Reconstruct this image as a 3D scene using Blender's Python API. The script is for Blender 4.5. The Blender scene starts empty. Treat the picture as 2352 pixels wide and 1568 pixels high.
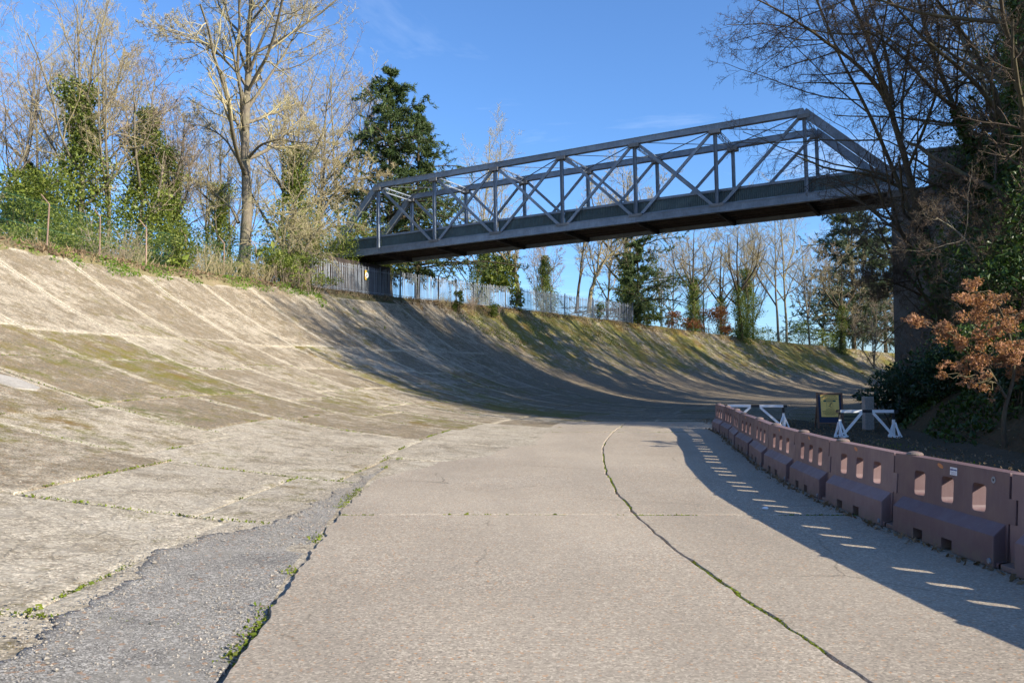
import bpy, bmesh, math, random
import numpy as np
from mathutils import Vector, Matrix

# ------------------------------------------------------------------ camera, sky, sun, exposure
scene = bpy.context.scene
COL = scene.collection
EYE = 1.6
FPX = 1862.0                       # focal length in pixels of a 2352 wide picture
PITCH = math.atan(96 / FPX)
cam_data = bpy.data.cameras.new("camera")
cam_data.sensor_width = 36.0
cam_data.lens = FPX / 2352 * 36
cam_data.clip_start = 0.05
cam_data.clip_end = 6000
cam = bpy.data.objects.new("camera", cam_data)
cam.location = (0, 0, EYE)
cam.rotation_euler = (math.pi / 2 + PITCH, 0, 0)
COL.objects.link(cam)
scene.camera = cam

SUN_EL, SUN_AZ = math.radians(26.5), math.radians(121.0)     # azimuth clockwise from +Y
world = bpy.data.worlds.new("World")
scene.world = world
world.use_nodes = True
wn, wl = world.node_tree.nodes, world.node_tree.links
sky = wn.new("ShaderNodeTexSky")
sky.sky_type = 'NISHITA'
sky.sun_disc = False
sky.sun_elevation = SUN_EL
sky.sun_rotation = SUN_AZ
sky.air_density = 1.0
sky.dust_density = 0.6
sky.ozone_density = 8.5
wn["Background"].inputs[1].default_value = 0.132
# thin high cirrus, the same all over the sky
wtc = wn.new("ShaderNodeTexCoord"); wsep = wn.new("ShaderNodeSeparateXYZ"); wl.new(wtc.outputs["Generated"], wsep.inputs[0])
wz = wn.new("ShaderNodeMath"); wz.operation = 'MAXIMUM'; wz.inputs[1].default_value = .05; wl.new(wsep.outputs[2], wz.inputs[0])
wdx = wn.new("ShaderNodeMath"); wdx.operation = 'DIVIDE'; wl.new(wsep.outputs[0], wdx.inputs[0]); wl.new(wz.outputs[0], wdx.inputs[1])
wdy = wn.new("ShaderNodeMath"); wdy.operation = 'DIVIDE'; wl.new(wsep.outputs[1], wdy.inputs[0]); wl.new(wz.outputs[0], wdy.inputs[1])
wcb = wn.new("ShaderNodeCombineXYZ"); wl.new(wdx.outputs[0], wcb.inputs[0]); wl.new(wdy.outputs[0], wcb.inputs[1])
wns = wn.new("ShaderNodeTexNoise"); wns.inputs["Scale"].default_value = .9; wns.inputs["Detail"].default_value = 7; wns.inputs["Roughness"].default_value = .6; wns.inputs["Distortion"].default_value = .6
wl.new(wcb.outputs[0], wns.inputs["Vector"])
wmr = wn.new("ShaderNodeMapRange"); wmr.inputs[1].default_value = .56; wmr.inputs[2].default_value = .82; wmr.inputs[3].default_value = 0; wmr.inputs[4].default_value = .22
wl.new(wns.outputs["Fac"], wmr.inputs[0])
wmx = wn.new("ShaderNodeMix"); wmx.data_type = 'RGBA'; wl.new(wmr.outputs[0], wmx.inputs[0]); wl.new(sky.outputs[0], wmx.inputs[6]); wmx.inputs[7].default_value = (7.0, 7.4, 7.9, 1)
wl.new(wmx.outputs[2], wn["Background"].inputs[0])

sun_data = bpy.data.lights.new("sun", 'SUN')
sun_data.energy = 5.0
sun_data.angle = math.radians(0.5)
sun_data.color = (1.0, 0.915, 0.77)
sun = bpy.data.objects.new("sun", sun_data)
sdir = Vector((math.sin(SUN_AZ) * math.cos(SUN_EL), math.cos(SUN_AZ) * math.cos(SUN_EL), math.sin(SUN_EL)))
sun.rotation_euler = (-sdir).to_track_quat('-Z', 'Y').to_euler()
sun.location = (30, -20, 40)
COL.objects.link(sun)

vs = scene.view_settings
vs.view_transform = 'Standard'
vs.look = 'None'
vs.exposure = 0.92
vs.gamma = 1.0
vs.use_curve_mapping = False
scene.cycles.max_bounces = 5
scene.cycles.diffuse_bounces = 3
scene.cycles.glossy_bounces = 2
scene.cycles.adaptive_threshold = 0.02
scene.cycles.transparent_max_bounces = 8
scene.cycles.use_denoising = True

# ------------------------------------------------------------------ helpers
def tag(o, label=None, cat=None, group=None, kind=None):
    if label: o["label"] = label
    if cat: o["category"] = cat
    if group: o["group"] = group
    if kind: o["kind"] = kind
    return o

def at(x, y, d):
    """point at distance d (along +Y) seen at pixel x, y of the 2352 x 1568 picture"""
    vx, vz = (x - 1176) / FPX, (784 - y) / FPX
    c, s = math.cos(PITCH), math.sin(PITCH)
    ry, rz = c - vz * s, s + vz * c
    t = d / ry
    return np.array([vx * t, d, EYE + rz * t])

def link(name, me, mat=None, parent=None, loc=None):
    o = bpy.data.objects.new(name, me)
    COL.objects.link(o)
    if mat is not None and not me.materials:
        for m in (mat if isinstance(mat, (list, tuple)) else [mat]): me.materials.append(m)
    if parent is not None: o.parent = parent
    if loc is not None: o.location = loc
    return o

def empty(name, loc=(0, 0, 0), rz=0.0):
    o = bpy.data.objects.new(name, None)
    o.location = loc
    o.rotation_euler = (0, 0, rz)
    o.empty_display_size = 0.2
    COL.objects.link(o)
    return o

def copy_tree(o, parent=None):
    c = o.copy()
    COL.objects.link(c)
    c.parent = parent
    for ch in list(o.children): copy_tree(ch, c)
    return c

def np_mesh(name, V, F, smooth=False, midx=None):
    """V (n,3), F list of (m,k) integer arrays"""
    me = bpy.data.meshes.new(name)
    V = np.asarray(V, dtype=np.float32)
    if not isinstance(F, list): F = [F]
    F = [np.asarray(f, dtype=np.int32) for f in F if len(f)]
    me.vertices.add(len(V))
    me.vertices.foreach_set("co", V.ravel())
    nl = sum(f.size for f in F)
    npoly = sum(len(f) for f in F)
    me.loops.add(nl)
    me.polygons.add(npoly)
    me.loops.foreach_set("vertex_index", np.concatenate([f.ravel() for f in F]))
    tot = np.concatenate([np.full(len(f), f.shape[1], dtype=np.int32) for f in F])
    st = np.concatenate([[0], np.cumsum(tot)[:-1]]).astype(np.int32)
    me.polygons.foreach_set("loop_start", st)
    try: me.polygons.foreach_set("loop_total", tot)
    except Exception: pass
    if midx is not None: me.polygons.foreach_set("material_index", np.asarray(midx, dtype=np.int32))
    me.polygons.foreach_set("use_smooth", np.full(npoly, bool(smooth)))
    me.update(calc_edges=True)
    me.validate()
    return me

def attr(me, name, vals):
    a = me.attributes.new(name, 'FLOAT', 'POINT')
    a.data.foreach_set("value", np.asarray(vals, dtype=np.float32))

class MB:
    """collects boxes, bars, prisms into one mesh"""
    def __init__(self): self.v, self.f = [], []
    def add(self, vs_, fs_):
        n = len(self.v)
        self.v += [tuple(p) for p in vs_]
        self.f += [tuple(i + n for i in q) for q in fs_]
    def box(self, c, s, ax=None):
        c = np.array(c, float); h = np.array(s, float) / 2
        A = np.eye(3) if ax is None else np.array(ax, float)
        P = [c + A[0] * h[0] * i + A[1] * h[1] * j + A[2] * h[2] * k for k in (-1, 1) for j in (-1, 1) for i in (-1, 1)]
        self.add(P, [(0, 2, 3, 1), (4, 5, 7, 6), (0, 1, 5, 4), (2, 6, 7, 3), (0, 4, 6, 2), (1, 3, 7, 5)])
    def bar(self, a, b, w, h, side=None):
        """bar from a to b; w across 'side', h across the other"""
        a = np.array(a, float); b = np.array(b, float); d = b - a; L = np.linalg.norm(d); d /= L
        s = np.array(side if side is not None else (0, 0, 1), float)
        s = s - d * s.dot(d); s /= max(np.linalg.norm(s), 1e-9)
        t = np.cross(d, s)
        self.box((a + b) / 2, (L, w, h), (d, s, t))
    def prism(self, poly, z0, z1, M=None):
        """poly list of (x,y)"""
        n = len(poly)
        P = [(x, y, z0) for x, y in poly] + [(x, y, z1) for x, y in poly]
        if M is not None: P = [tuple(M @ Vector(p)) for p in P]
        F = [tuple(range(n - 1, -1, -1)), tuple(range(n, 2 * n))] + [(i, (i + 1) % n, n + (i + 1) % n, n + i) for i in range(n)]
        self.add(P, F)
    def cyl(self, a, b, r0, r1=None, n=8):
        r1 = r0 if r1 is None else r1
        a = np.array(a, float); b = np.array(b, float); d = b - a; d /= np.linalg.norm(d)
        u = np.cross(d, (0.3, 0.9, 0.2)); u /= np.linalg.norm(u); w = np.cross(d, u)
        P = []
        for c, r in ((a, r0), (b, r1)):
            for i in range(n):
                t = 2 * math.pi * i / n
                P.append(c + r * (math.cos(t) * u + math.sin(t) * w))
        self.add(P, [(i, (i + 1) % n, n + (i + 1) % n, n + i) for i in range(n)] + [tuple(range(n - 1, -1, -1)), tuple(range(n, 2 * n))])
    def mesh(self, name, smooth=False):
        me = bpy.data.meshes.new(name)
        me.from_pydata(self.v, [], self.f)
        if smooth: me.polygons.foreach_set("use_smooth", [True] * len(me.polygons))
        me.update()
        return me
    def build(self, name, mat, parent=None, loc=None, smooth=False, bevel=0):
        me = self.mesh(name, smooth)
        if bevel:
            bm = bmesh.new(); bm.from_mesh(me)
            bmesh.ops.remove_doubles(bm, verts=bm.verts, dist=1e-5)
            bmesh.ops.recalc_face_normals(bm, faces=bm.faces)
            es = [e for e in bm.edges if len(e.link_faces) == 2 and e.calc_face_angle(0) > 0.5]
            bmesh.ops.bevel(bm, geom=es, offset=bevel, segments=2, affect='EDGES', profile=0.6)
            bm.to_mesh(me); bm.free()
        return link(name, me, mat, parent, loc)

def smooth01(t):
    t = np.clip(t, 0, 1); return t * t * (3 - 2 * t)

_ng = np.random.default_rng(5).random((64, 64))
def vnoise(x, y, sc=1.0):
    """smooth value noise for terrain, vectorised, range -1..1"""
    x = np.asarray(x, float) * sc; y = np.asarray(y, float) * sc
    xi = np.floor(x).astype(int); yi = np.floor(y).astype(int)
    fx = x - xi; fy = y - yi
    fx = fx * fx * (3 - 2 * fx); fy = fy * fy * (3 - 2 * fy)
    g = lambda a, b: _ng[a % 64, b % 64]
    v = (g(xi, yi) * (1 - fx) + g(xi + 1, yi) * fx) * (1 - fy) + (g(xi, yi + 1) * (1 - fx) + g(xi + 1, yi + 1) * fx) * fy
    return v * 2 - 1

# ------------------------------------------------------------------ materials
class NT:
    def __init__(self, name):
        self.m = bpy.data.materials.new(name)
        self.m.use_nodes = True
        self.t = self.m.node_tree
        self.b = self.t.nodes["Principled BSDF"]
        self.out = self.t.nodes["Material Output"]
        self.b.inputs["Specular IOR Level"].default_value = 0.3
    def n(self, typ, ins=None, **kw):
        nd = self.t.nodes.new(typ)
        for k, v in kw.items(): setattr(nd, k, v)
        for k, v in (ins or {}).items(): self.set(nd.inputs[k], v)
        return nd
    def set(self, sock, v):
        if isinstance(v, bpy.types.NodeSocket): self.t.links.new(v, sock)
        elif isinstance(v, tuple) and len(v) == 3 and sock.type == 'RGBA': sock.default_value = (*v, 1)
        else: sock.default_value = v
    def coord(self, scale=(1, 1, 1), kind="Object", rot=(0, 0, 0)):
        c = self.n("ShaderNodeTexCoord").outputs[kind]
        return self.n("ShaderNodeMapping", {0: c, 2: rot, 3: scale}).outputs[0]
    def noise(self, vec, scale, detail=3, rough=0.55, out="Fac", dist=0.0):
        return self.n("ShaderNodeTexNoise", {"Vector": vec, "Scale": scale, "Detail": detail, "Roughness": rough, "Distortion": dist}).outputs[out]
    def vor(self, vec, scale, out="Color", feature='F1', rnd=1.0):
        return self.n("ShaderNodeTexVoronoi", {"Vector": vec, "Scale": scale, "Randomness": rnd}, feature=feature).outputs[out]
    def ramp(self, fac, stops, interp='LINEAR'):
        r = self.n("ShaderNodeValToRGB", {0: fac})
        e = r.color_ramp; e.interpolation = interp
        while len(e.elements) < len(stops): e.elements.new(0.5)
        for el, (p, c) in zip(e.elements, stops):
            el.position = p
            el.color = (*c, 1) if isinstance(c, tuple) else (c, c, c, 1)
        return r.outputs[0]
    def mr(self, v, a, b, c=0.0, d=1.0):
        return self.n("ShaderNodeMapRange", {0: v, 1: a, 2: b, 3: c, 4: d}).outputs[0]
    def mix(self, f, a, b, typ='MIX'):
        nd = self.n("ShaderNodeMix", data_type='RGBA', blend_type=typ)
        self.set(nd.inputs[0], f); self.set(nd.inputs[6], a); self.set(nd.inputs[7], b)
        return nd.outputs[2]
    def math(self, op, a, b=0.0):
        return self.n("ShaderNodeMath", {0: a, 1: b}, operation=op).outputs[0]
    def at(self, name): return self.n("ShaderNodeAttribute", attribute_name=name).outputs["Fac"]
    def bump(self, h, strength=0.4, dist=0.01, normal=None):
        nd = self.n("ShaderNodeBump", {"Height": h, "Strength": strength, "Distance": dist})
        if normal is not None: self.set(nd.inputs["Normal"], normal)
        return nd.outputs[0]
    def fin(self, col, rough=0.9, normal=None, spec=None, metal=None):
        self.set(self.b.inputs["Base Color"], col); self.set(self.b.inputs["Roughness"], rough)
        if normal is not None: self.set(self.b.inputs["Normal"], normal)
        if spec is not None: self.b.inputs["Specular IOR Level"].default_value = spec
        if metal is not None: self.b.inputs["Metallic"].default_value = metal
        return self.m

M = {}
def hexmul(c, k): return tuple(min(1.0, x * k) for x in c)

def make_road():
    t = NT("brushed_concrete"); v = t.coord()
    big = t.noise(v, 0.35, 4)
    col = t.mix(t.mr(big, .35, .65), (.372, .312, .235), (.455, .388, .298))
    st = t.noise(t.coord((2.2, 70, 1)), 1.0, 4, .7)
    col = t.mix(t.mr(st, .35, .65, 0, .7), col, (.25, .21, .165))
    cell = t.vor(v, 68)
    g = t.n("ShaderNodeSeparateColor", {0: cell}).outputs
    col = t.mix(.75, col, t.ramp(g[0], [(0, .42), (.3, .85), (.75, 1.1), (1, 1.75)]), 'MULTIPLY')
    col = t.mix(t.math('MULTIPLY', t.mr(g[1], .965, .97), .7), col, (.50, .24, .09))
    stain = t.noise(v, 1.3, 6, .65)
    col = t.mix(t.mr(stain, .58, .75, 0, .35), col, (.24, .21, .17))
    col = t.mix(t.mr(t.noise(t.coord((.55, .10, 1)), 1.6, 5, .6), .42, .68, 0, .45), col, (.27, .23, .18))
    col = t.mix(t.mr(t.noise(v, .16, 3, .5), .45, .7, 0, .5), col, (.47, .39, .29))
    spot = t.mr(t.noise(v, 3.4, 3, .5), .70, .76, 0, .4)
    col = t.mix(spot, col, (.20, .17, .14))
    ck = t.n("ShaderNodeTexVoronoi", {"Vector": t.mix(.25, v, t.noise(v, 1.1, 5, .7, "Color")), "Scale": .33}, feature='DISTANCE_TO_EDGE').outputs["Distance"]
    ckm = t.math('MULTIPLY', t.mr(ck, .0, .004, 1, 0), t.mr(t.noise(v, .5, 3), .5, .6))
    col = t.mix(t.math('MULTIPLY', ckm, .75), col, (.13, .11, .08))
    rnd_ = t.n("ShaderNodeObjectInfo").outputs["Random"]
    col = t.mix(1.0, col, t.ramp(rnd_, [(0, .94), (1, 1.05)]), 'MULTIPLY')
    fine = t.noise(v, 260, 2)
    nrm = t.bump(t.math('ADD', t.math('MULTIPLY', st, .8), t.math('ADD', t.math('MULTIPLY', g[0], .7), fine)), .55, .006)
    return t.fin(col, .92, nrm, .2)

def make_old(name, slab=True):
    """old weathered concrete; attributes edge / moss / dark / brk are stains with a shape of their own"""
    t = NT(name); v = t.coord()
    big = t.noise(v, .42, 5, .6)
    col = t.mix(t.mr(big, .32, .68), (.30, .258, .195), (.425, .372, .285))
    med = t.noise(v, 3.2, 6, .7)
    dark = t.at("dark")
    wv = t.math('ADD', dark, t.mr(t.noise(v, 1.1, 6, .7), .3, .7, -.48, .48))
    fade = t.mr(t.math('ADD', wv, t.math('MULTIPLY', t.mr(med, .3, .7, -1, 1), .34)), .18, .8)
    dkc = t.mix(t.mr(t.noise(v, 2.3, 5, .7), .35, .65), (.168, .143, .105), (.225, .182, .12))
    col = t.mix(fade, col, dkc)
    # pale worn margins beside the joints
    ed = t.math('ADD', t.at("edge"), t.mr(t.noise(v, 5, 5, .7), .3, .7, -.34, .34))
    col = t.mix(t.math('MULTIPLY', t.mr(ed, .30, .72, 0, .95), t.mr(t.noise(v, .8, 4, .6), .32, .62, .6, 1)), col, (.45, .395, .30))
    # exposed aggregate
    cell = t.vor(v, 48); g = t.n("ShaderNodeSeparateColor", {0: cell}).outputs
    col = t.mix(.8, col, t.ramp(g[0], [(0, .45), (.3, .85), (.72, 1.1), (1, 1.8)]), 'MULTIPLY')
    col = t.mix(t.math('MULTIPLY', t.mr(g[1], .90, .93), t.math('MULTIPLY', dark, .6)), col, (.34, .17, .07))
    cell2 = t.vor(v, 14); g2 = t.n("ShaderNodeSeparateColor", {0: cell2}).outputs
    col = t.mix(.5, col, t.ramp(g2[0], [(0, .7), (.5, 1.0), (1, 1.3)]), 'MULTIPLY')
    lf = t.mr(t.noise(v, 22, 4, .8), .55, .68, 0, .65)
    col = t.mix(lf, col, (.17, .14, .11))
    # cracked, broken-up zone
    cr = t.n("ShaderNodeTexVoronoi", {"Vector": t.mix(.12, v, t.noise(v, 4, 4, .6, "Color")), "Scale": 2.6}, feature='DISTANCE_TO_EDGE').outputs["Distance"]
    crk = t.math('MULTIPLY', t.mr(cr, .0, .05, 1, 0), t.at("brk"))
    col = t.mix(crk, col, (.13, .11, .075))
    col = t.mix(t.math('MULTIPLY', t.at("brk"), t.mr(t.noise(v, 1.7, 5, .7), .48, .6, 0, .75)), col, (.44, .40, .33))
    # moss
    mo = t.math('ADD', t.at("moss"), t.mr(t.noise(v, 1.6, 7, .75), .3, .7, -.5, .5))
    mm = t.mr(t.math('ADD', mo, t.mr(t.noise(v, 34, 3, .7), .3, .7, -.25, .25)), .45, .85, 0, .85)
    mcol = t.ramp(t.noise(v, .55, 4, .6), [(.3, (.08, .10, .016)), (.5, (.15, .135, .02)), (.7, (.165, .095, .02))])
    mcol = t.mix(.5, mcol, t.ramp(t.noise(v, 40, 3), [(.3, .55), (.7, 1.5)]), 'MULTIPLY')
    col = t.mix(mm, col, mcol)
    h = t.math('ADD', t.math('MULTIPLY', g[0], .6), t.math('ADD', t.math('MULTIPLY', t.noise(v, 120, 3), .8), t.math('MULTIPLY', mm, 1.2)))
    h = t.math('SUBTRACT', h, t.math('MULTIPLY', crk, 2.0))
    nrm = t.bump(h, .6, .009)
    nrm = t.bump(t.noise(v, 6, 5, .7), .35, .03, nrm)
    return t.fin(col, .95, nrm, .15)

def make_simple(name, c1, c2, sc=6, sc2=60, rough=.9, bump=.3, bd=.01, spec=.2, stretch=(1, 1, 1), rnd=0.0, kind="Object", var=.4):
    t = NT(name); v = t.coord(stretch, kind)
    col = t.mix(t.mr(t.noise(v, sc, 5, .6), .3, .7), c1, c2)
    col = t.mix(.6, col, t.ramp(t.noise(v, sc2, 3, .6), [(.25, 1 - var), (.75, 1 + var)]), 'MULTIPLY')
    if rnd:
        r = t.n("ShaderNodeObjectInfo").outputs["Random"]
        col = t.mix(1.0, col, t.ramp(r, [(0, 1 - rnd), (1, 1 + rnd)]), 'MULTIPLY')
    return t.fin(col, rough, t.bump(t.noise(v, sc2, 4), bump, bd), spec)

def make_leaf(name, c1, c2, c3=None, transl=.35, rough=.55, spec=.35):
    """leaf colours vary from leaf to leaf (one mesh island each)"""
    t = NT(name)
    r = t.n("ShaderNodeNewGeometry").outputs["Random Per Island"]
    stops = [(0, c1), (.6, c2)] + ([(1, c3)] if c3 else [])
    col = t.ramp(r, stops)
    cl = t.noise(t.coord(), .9, 3)
    col = t.mix(.7, col, t.ramp(cl, [(.3, .7), (.7, 1.3)]), 'MULTIPLY')
    t.fin(col, rough, None, spec)
    tr = t.n("ShaderNodeBsdfTranslucent", {0: t.mix(1.0, col, (1.25, 1.3, .7), 'MULTIPLY')})
    mx = t.n("ShaderNodeMixShader", {0: transl, 1: t.b.outputs[0], 2: tr.outputs[0]})
    t.t.links.new(mx.outputs[0], t.out.inputs[0])
    return t.m

def make_bark(name, c1, c2, lichen=None, lf=.5):
    t = NT(name); v = t.coord((1, 1, .35))
    n1 = t.noise(v, 9, 5, .7)
    col = t.mix(t.mr(n1, .3, .7), c1, c2)
    if lichen:
        col = t.mix(t.mr(t.noise(t.coord(), 1.4, 5, .7), .45, .65, 0, lf), col, lichen)
    rid = t.noise(t.coord((1, 1, .2)), 22, 4, .6)
    col = t.mix(.6, col, t.ramp(rid, [(.3, .55), (.7, 1.3)]), 'MULTIPLY')
    return t.fin(col, .95, t.bump(rid, .7, .03), .1)

def make_metal(name, c, rust=.25, rough=.55, metal=.2, streak=True):
    t = NT(name); v = t.coord()
    col = t.mix(t.mr(t.noise(v, 1.6, 6, .7), .35, .65), hexmul(c, .78), hexmul(c, 1.15))
    col = t.mix(.5, col, t.ramp(t.noise(t.coord((6, 6, .8)), 3, 4, .6), [(.3, .75), (.7, 1.2)]), 'MULTIPLY')
    rm = t.mr(t.noise(v, 3.7, 7, .75), .60, .72, 0, rust)
    col = t.mix(rm, col, (.16, .085, .05))
    r = t.n("ShaderNodeObjectInfo").outputs["Random"]
    col = t.mix(1.0, col, t.ramp(r, [(0, .85), (1, 1.12)]), 'MULTIPLY')
    return t.fin(col, t.mr(t.noise(v, 8, 4), .3, .7, rough - .12, rough + .15), t.bump(t.noise(v, 40, 3), .12, .004), .4, metal)

def make_tarmac():
    t = NT("worn_tarmac"); v = t.coord()
    col = t.mix(t.mr(t.noise(v, 1.1, 5, .65), .35, .65), (.205, .19, .168), (.30, .28, .245))
    col = t.mix(t.mr(t.noise(v, 2.6, 6, .7), .55, .7, 0, .5), col, (.10, .095, .09))
    g = t.n("ShaderNodeSeparateColor", {0: t.vor(v, 110)}).outputs
    col = t.mix(.9, col, t.ramp(g[0], [(0, .35), (.35, .8), (.75, 1.15), (1, 2.2)]), 'MULTIPLY')
    col = t.mix(t.mr(t.noise(v, .8, 6, .75), .52, .62, 0, .6), col, (.30, .275, .23))
    g2 = t.n("ShaderNodeSeparateColor", {0: t.vor(v, 38)}).outputs
    col = t.mix(t.math('MULTIPLY', t.mr(g2[0], .9, .93), .6), col, (.45, .42, .37))
    col = t.mix(t.math('MULTIPLY', t.mr(g2[1], .95, .97), .6), col, (.36, .20, .10))
    nrm = t.bump(t.math('ADD', g[0], t.noise(v, 200, 3)), .8, .008)
    return t.fin(col, .9, nrm, .2)
M['road'] = make_road()
M['old'] = make_old("weathered_concrete")
M['soil'] = make_simple("joint_soil", (.17, .135, .085), (.10, .105, .04), 3, 40, .98, .5, .02, .1)
M['asphalt'] = make_tarmac()
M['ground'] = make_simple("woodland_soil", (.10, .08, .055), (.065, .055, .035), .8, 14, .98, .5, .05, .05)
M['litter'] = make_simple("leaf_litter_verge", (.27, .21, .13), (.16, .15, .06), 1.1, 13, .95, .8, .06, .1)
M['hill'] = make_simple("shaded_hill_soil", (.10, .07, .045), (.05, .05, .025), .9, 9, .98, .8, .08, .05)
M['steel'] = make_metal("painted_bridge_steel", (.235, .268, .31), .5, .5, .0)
M['gusset'] = make_metal("rusty_gusset_steel", (.22, .21, .20), .8, .6, 0)
M['parapet'] = make_metal("dark_green_sheet", (.095, .125, .122), .3, .6, 0)
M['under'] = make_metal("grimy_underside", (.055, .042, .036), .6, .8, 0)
M['galv'] = make_metal("galvanised_steel", (.25, .275, .31), .15, .5, .2)
M['galvpost'] = make_metal("galvanised_post", (.15, .17, .195), .2, .5, .2)
M['rustpost'] = make_metal("rusty_post", (.30, .20, .15), .7, .8, .1)
M['wire'] = make_simple("green_coated_wire", (.02, .10, .085), (.03, .14, .11), 3, 30, .5, .1, .005)
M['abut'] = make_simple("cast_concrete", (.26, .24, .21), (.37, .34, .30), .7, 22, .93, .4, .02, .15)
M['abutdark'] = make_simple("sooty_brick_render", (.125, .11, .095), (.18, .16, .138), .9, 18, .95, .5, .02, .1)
M['white'] = make_simple("white_paint_wood", (.74, .75, .75), (.82, .82, .80), 4, 40, .6, .1, .004, .3, var=.1)
M['black'] = make_simple("black_paint_wood", (.018, .018, .02), (.03, .03, .03), 4, 40, .6, .1, .004, .3, var=.1)
M['wood'] = make_simple("brown_timber", (.15, .085, .055), (.20, .12, .08), 5, 40, .7, .2, .004, .25, (6, 6, 1))
M['navy'] = make_simple("navy_panel", (.012, .022, .055), (.018, .03, .07), 4, 40, .5, .05, .003, .4, var=.1)
M['yellow'] = make_simple("yellow_poster", (.95, .62, .16), (.97, .66, .19), 3, 30, .6, .02, .002, .3, var=.1)
M['ink'] = make_simple("dark_ink", (.02, .025, .03), (.03, .03, .035), 4, 30, .6, .02, .002, var=.1)
M['gold'] = make_simple("gold_sign_half", (.72, .42, .05), (.76, .46, .07), 3, 30, .5, .02, .002, .4, var=.1)
M['dkgreen'] = make_simple("dark_green_sign_half", (.012, .06, .05), (.015, .07, .06), 3, 30, .5, .02, .002, .4, var=.1)
M['signwhite'] = make_simple("white_sign_disc", (.80, .80, .80), (.84, .84, .83), 3, 30, .5, .02, .002, .4, var=.1)
M['blueink'] = make_simple("blue_ink", (.03, .06, .22), (.04, .07, .25), 3, 30, .5, .02, .002, var=.1)
M['orange'] = make_simple("sun_glow_orange", (.55, .20, .07), (.6, .24, .09), 8, 60, .5, .05, .002, .4, var=.1)  # colour of sunlight showing through the barrier plastic
M['pebble'] = make_simple("pebbles", (.20, .175, .145), (.40, .36, .30), 30, 90, .9, .2, .003, .2)
M['deadleaf'] = make_leaf("dead_leaves", (.17, .115, .07), (.26, .19, .12), (.12, .08, .05), .2, .8, .1)
M['mossclump'] = make_leaf("joint_moss", (.12, .17, .02), (.20, .24, .035), (.10, .11, .025), .3, .8, .1)
M['grass'] = make_leaf("verge_grass", (.10, .20, .025), (.17, .28, .04), (.26, .28, .08), .4, .7, .15)
M['drygrass'] = make_leaf("dry_stalks", (.30, .21, .12), (.38, .28, .17), (.22, .13, .08), .25, .8, .1)
M['ivy'] = make_leaf("ivy_leaves", (.055, .09, .012), (.14, .18, .025), (.30, .33, .08), .3, .45, .35)
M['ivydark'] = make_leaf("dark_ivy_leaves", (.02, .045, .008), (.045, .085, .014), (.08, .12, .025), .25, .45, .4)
M['laurel'] = make_leaf("laurel_leaves", (.065, .10, .014), (.14, .18, .025), (.26, .28, .06), .3, .45, .35)
M['rhodo'] = make_leaf("rhododendron_leaves", (.012, .035, .014), (.02, .055, .02), (.035, .075, .025), .2, .4, .4)
M['fir'] = make_leaf("fir_needles", (.03, .055, .018), (.065, .10, .03), (.11, .15, .045), .25, .6, .3)
M['pine'] = make_leaf("pine_needles", (.045, .07, .04), (.08, .11, .06), (.13, .15, .08), .25, .6, .3)
M['oakleaf'] = make_leaf("copper_oak_leaves", (.33, .17, .095), (.46, .25, .145), (.23, .11, .06), .3, .75, .15)
M['brownleaf'] = make_leaf("brown_beech_leaves", (.20, .085, .04), (.32, .13, .055), (.12, .06, .035), .35, .7, .2)
M['bark_light'] = make_bark("lichened_bark", (.20, .165, .115), (.30, .255, .17), (.33, .31, .13), .6)
M['bark_grey'] = make_bark("grey_bark", (.15, .125, .095), (.24, .205, .155), (.22, .22, .10), .35)
M['bark_dark'] = make_bark("dark_bark", (.075, .058, .042), (.12, .095, .065), (.13, .13, .05), .4)
M['twig_pale'] = make_bark("pale_twigs", (.38, .32, .19), (.48, .41, .25), (.46, .42, .16), .5)
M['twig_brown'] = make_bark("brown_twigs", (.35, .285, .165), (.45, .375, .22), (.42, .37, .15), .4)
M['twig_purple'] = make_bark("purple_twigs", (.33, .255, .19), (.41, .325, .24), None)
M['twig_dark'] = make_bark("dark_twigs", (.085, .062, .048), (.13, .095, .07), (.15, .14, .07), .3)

def make_plastic():
    t = NT("faded_maroon_plastic"); v = t.coord()
    col = t.mix(t.mr(t.noise(v, 1.1, 5, .6), .3, .7), (.16, .098, .10), (.205, .135, .135))
    col = t.mix(t.mr(t.noise(t.coord((9, 9, 1.2)), 2.2, 5, .7), .5, .75, 0, .5), col, (.26, .195, .19))
    r = t.n("ShaderNodeObjectInfo").outputs["Random"]
    col = t.mix(1.0, col, t.ramp(r, [(0, (.72, .70, .72)), (.5, (1.0, .98, .95)), (1, (1.22, 1.25, 1.2))]), 'MULTIPLY')
    col = t.mix(t.mr(t.noise(v, 14, 6, .75), .60, .72, 0, .45), col, (.10, .08, .07))
    scr = t.mr(t.noise(t.coord((3, 3, 40)), 3, 5, .7), .66, .72, 0, .4)
    col = t.mix(scr, col, (.34, .27, .25))
    zz = t.n("ShaderNodeSeparateXYZ", {0: t.n("ShaderNodeTexCoord").outputs["Object"]}).outputs[2]
    mud = t.math('MULTIPLY', t.mr(zz, .0, .16, 1, 0), t.mr(t.noise(v, 9, 5, .7), .35, .6))
    col = t.mix(mud, col, (.17, .14, .105))
    return t.fin(col, t.mr(t.noise(v, 5, 4), .3, .7, .42, .62), t.bump(t.noise(v, 55, 3), .1, .003), .4)
M['plastic'] = make_plastic()

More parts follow.
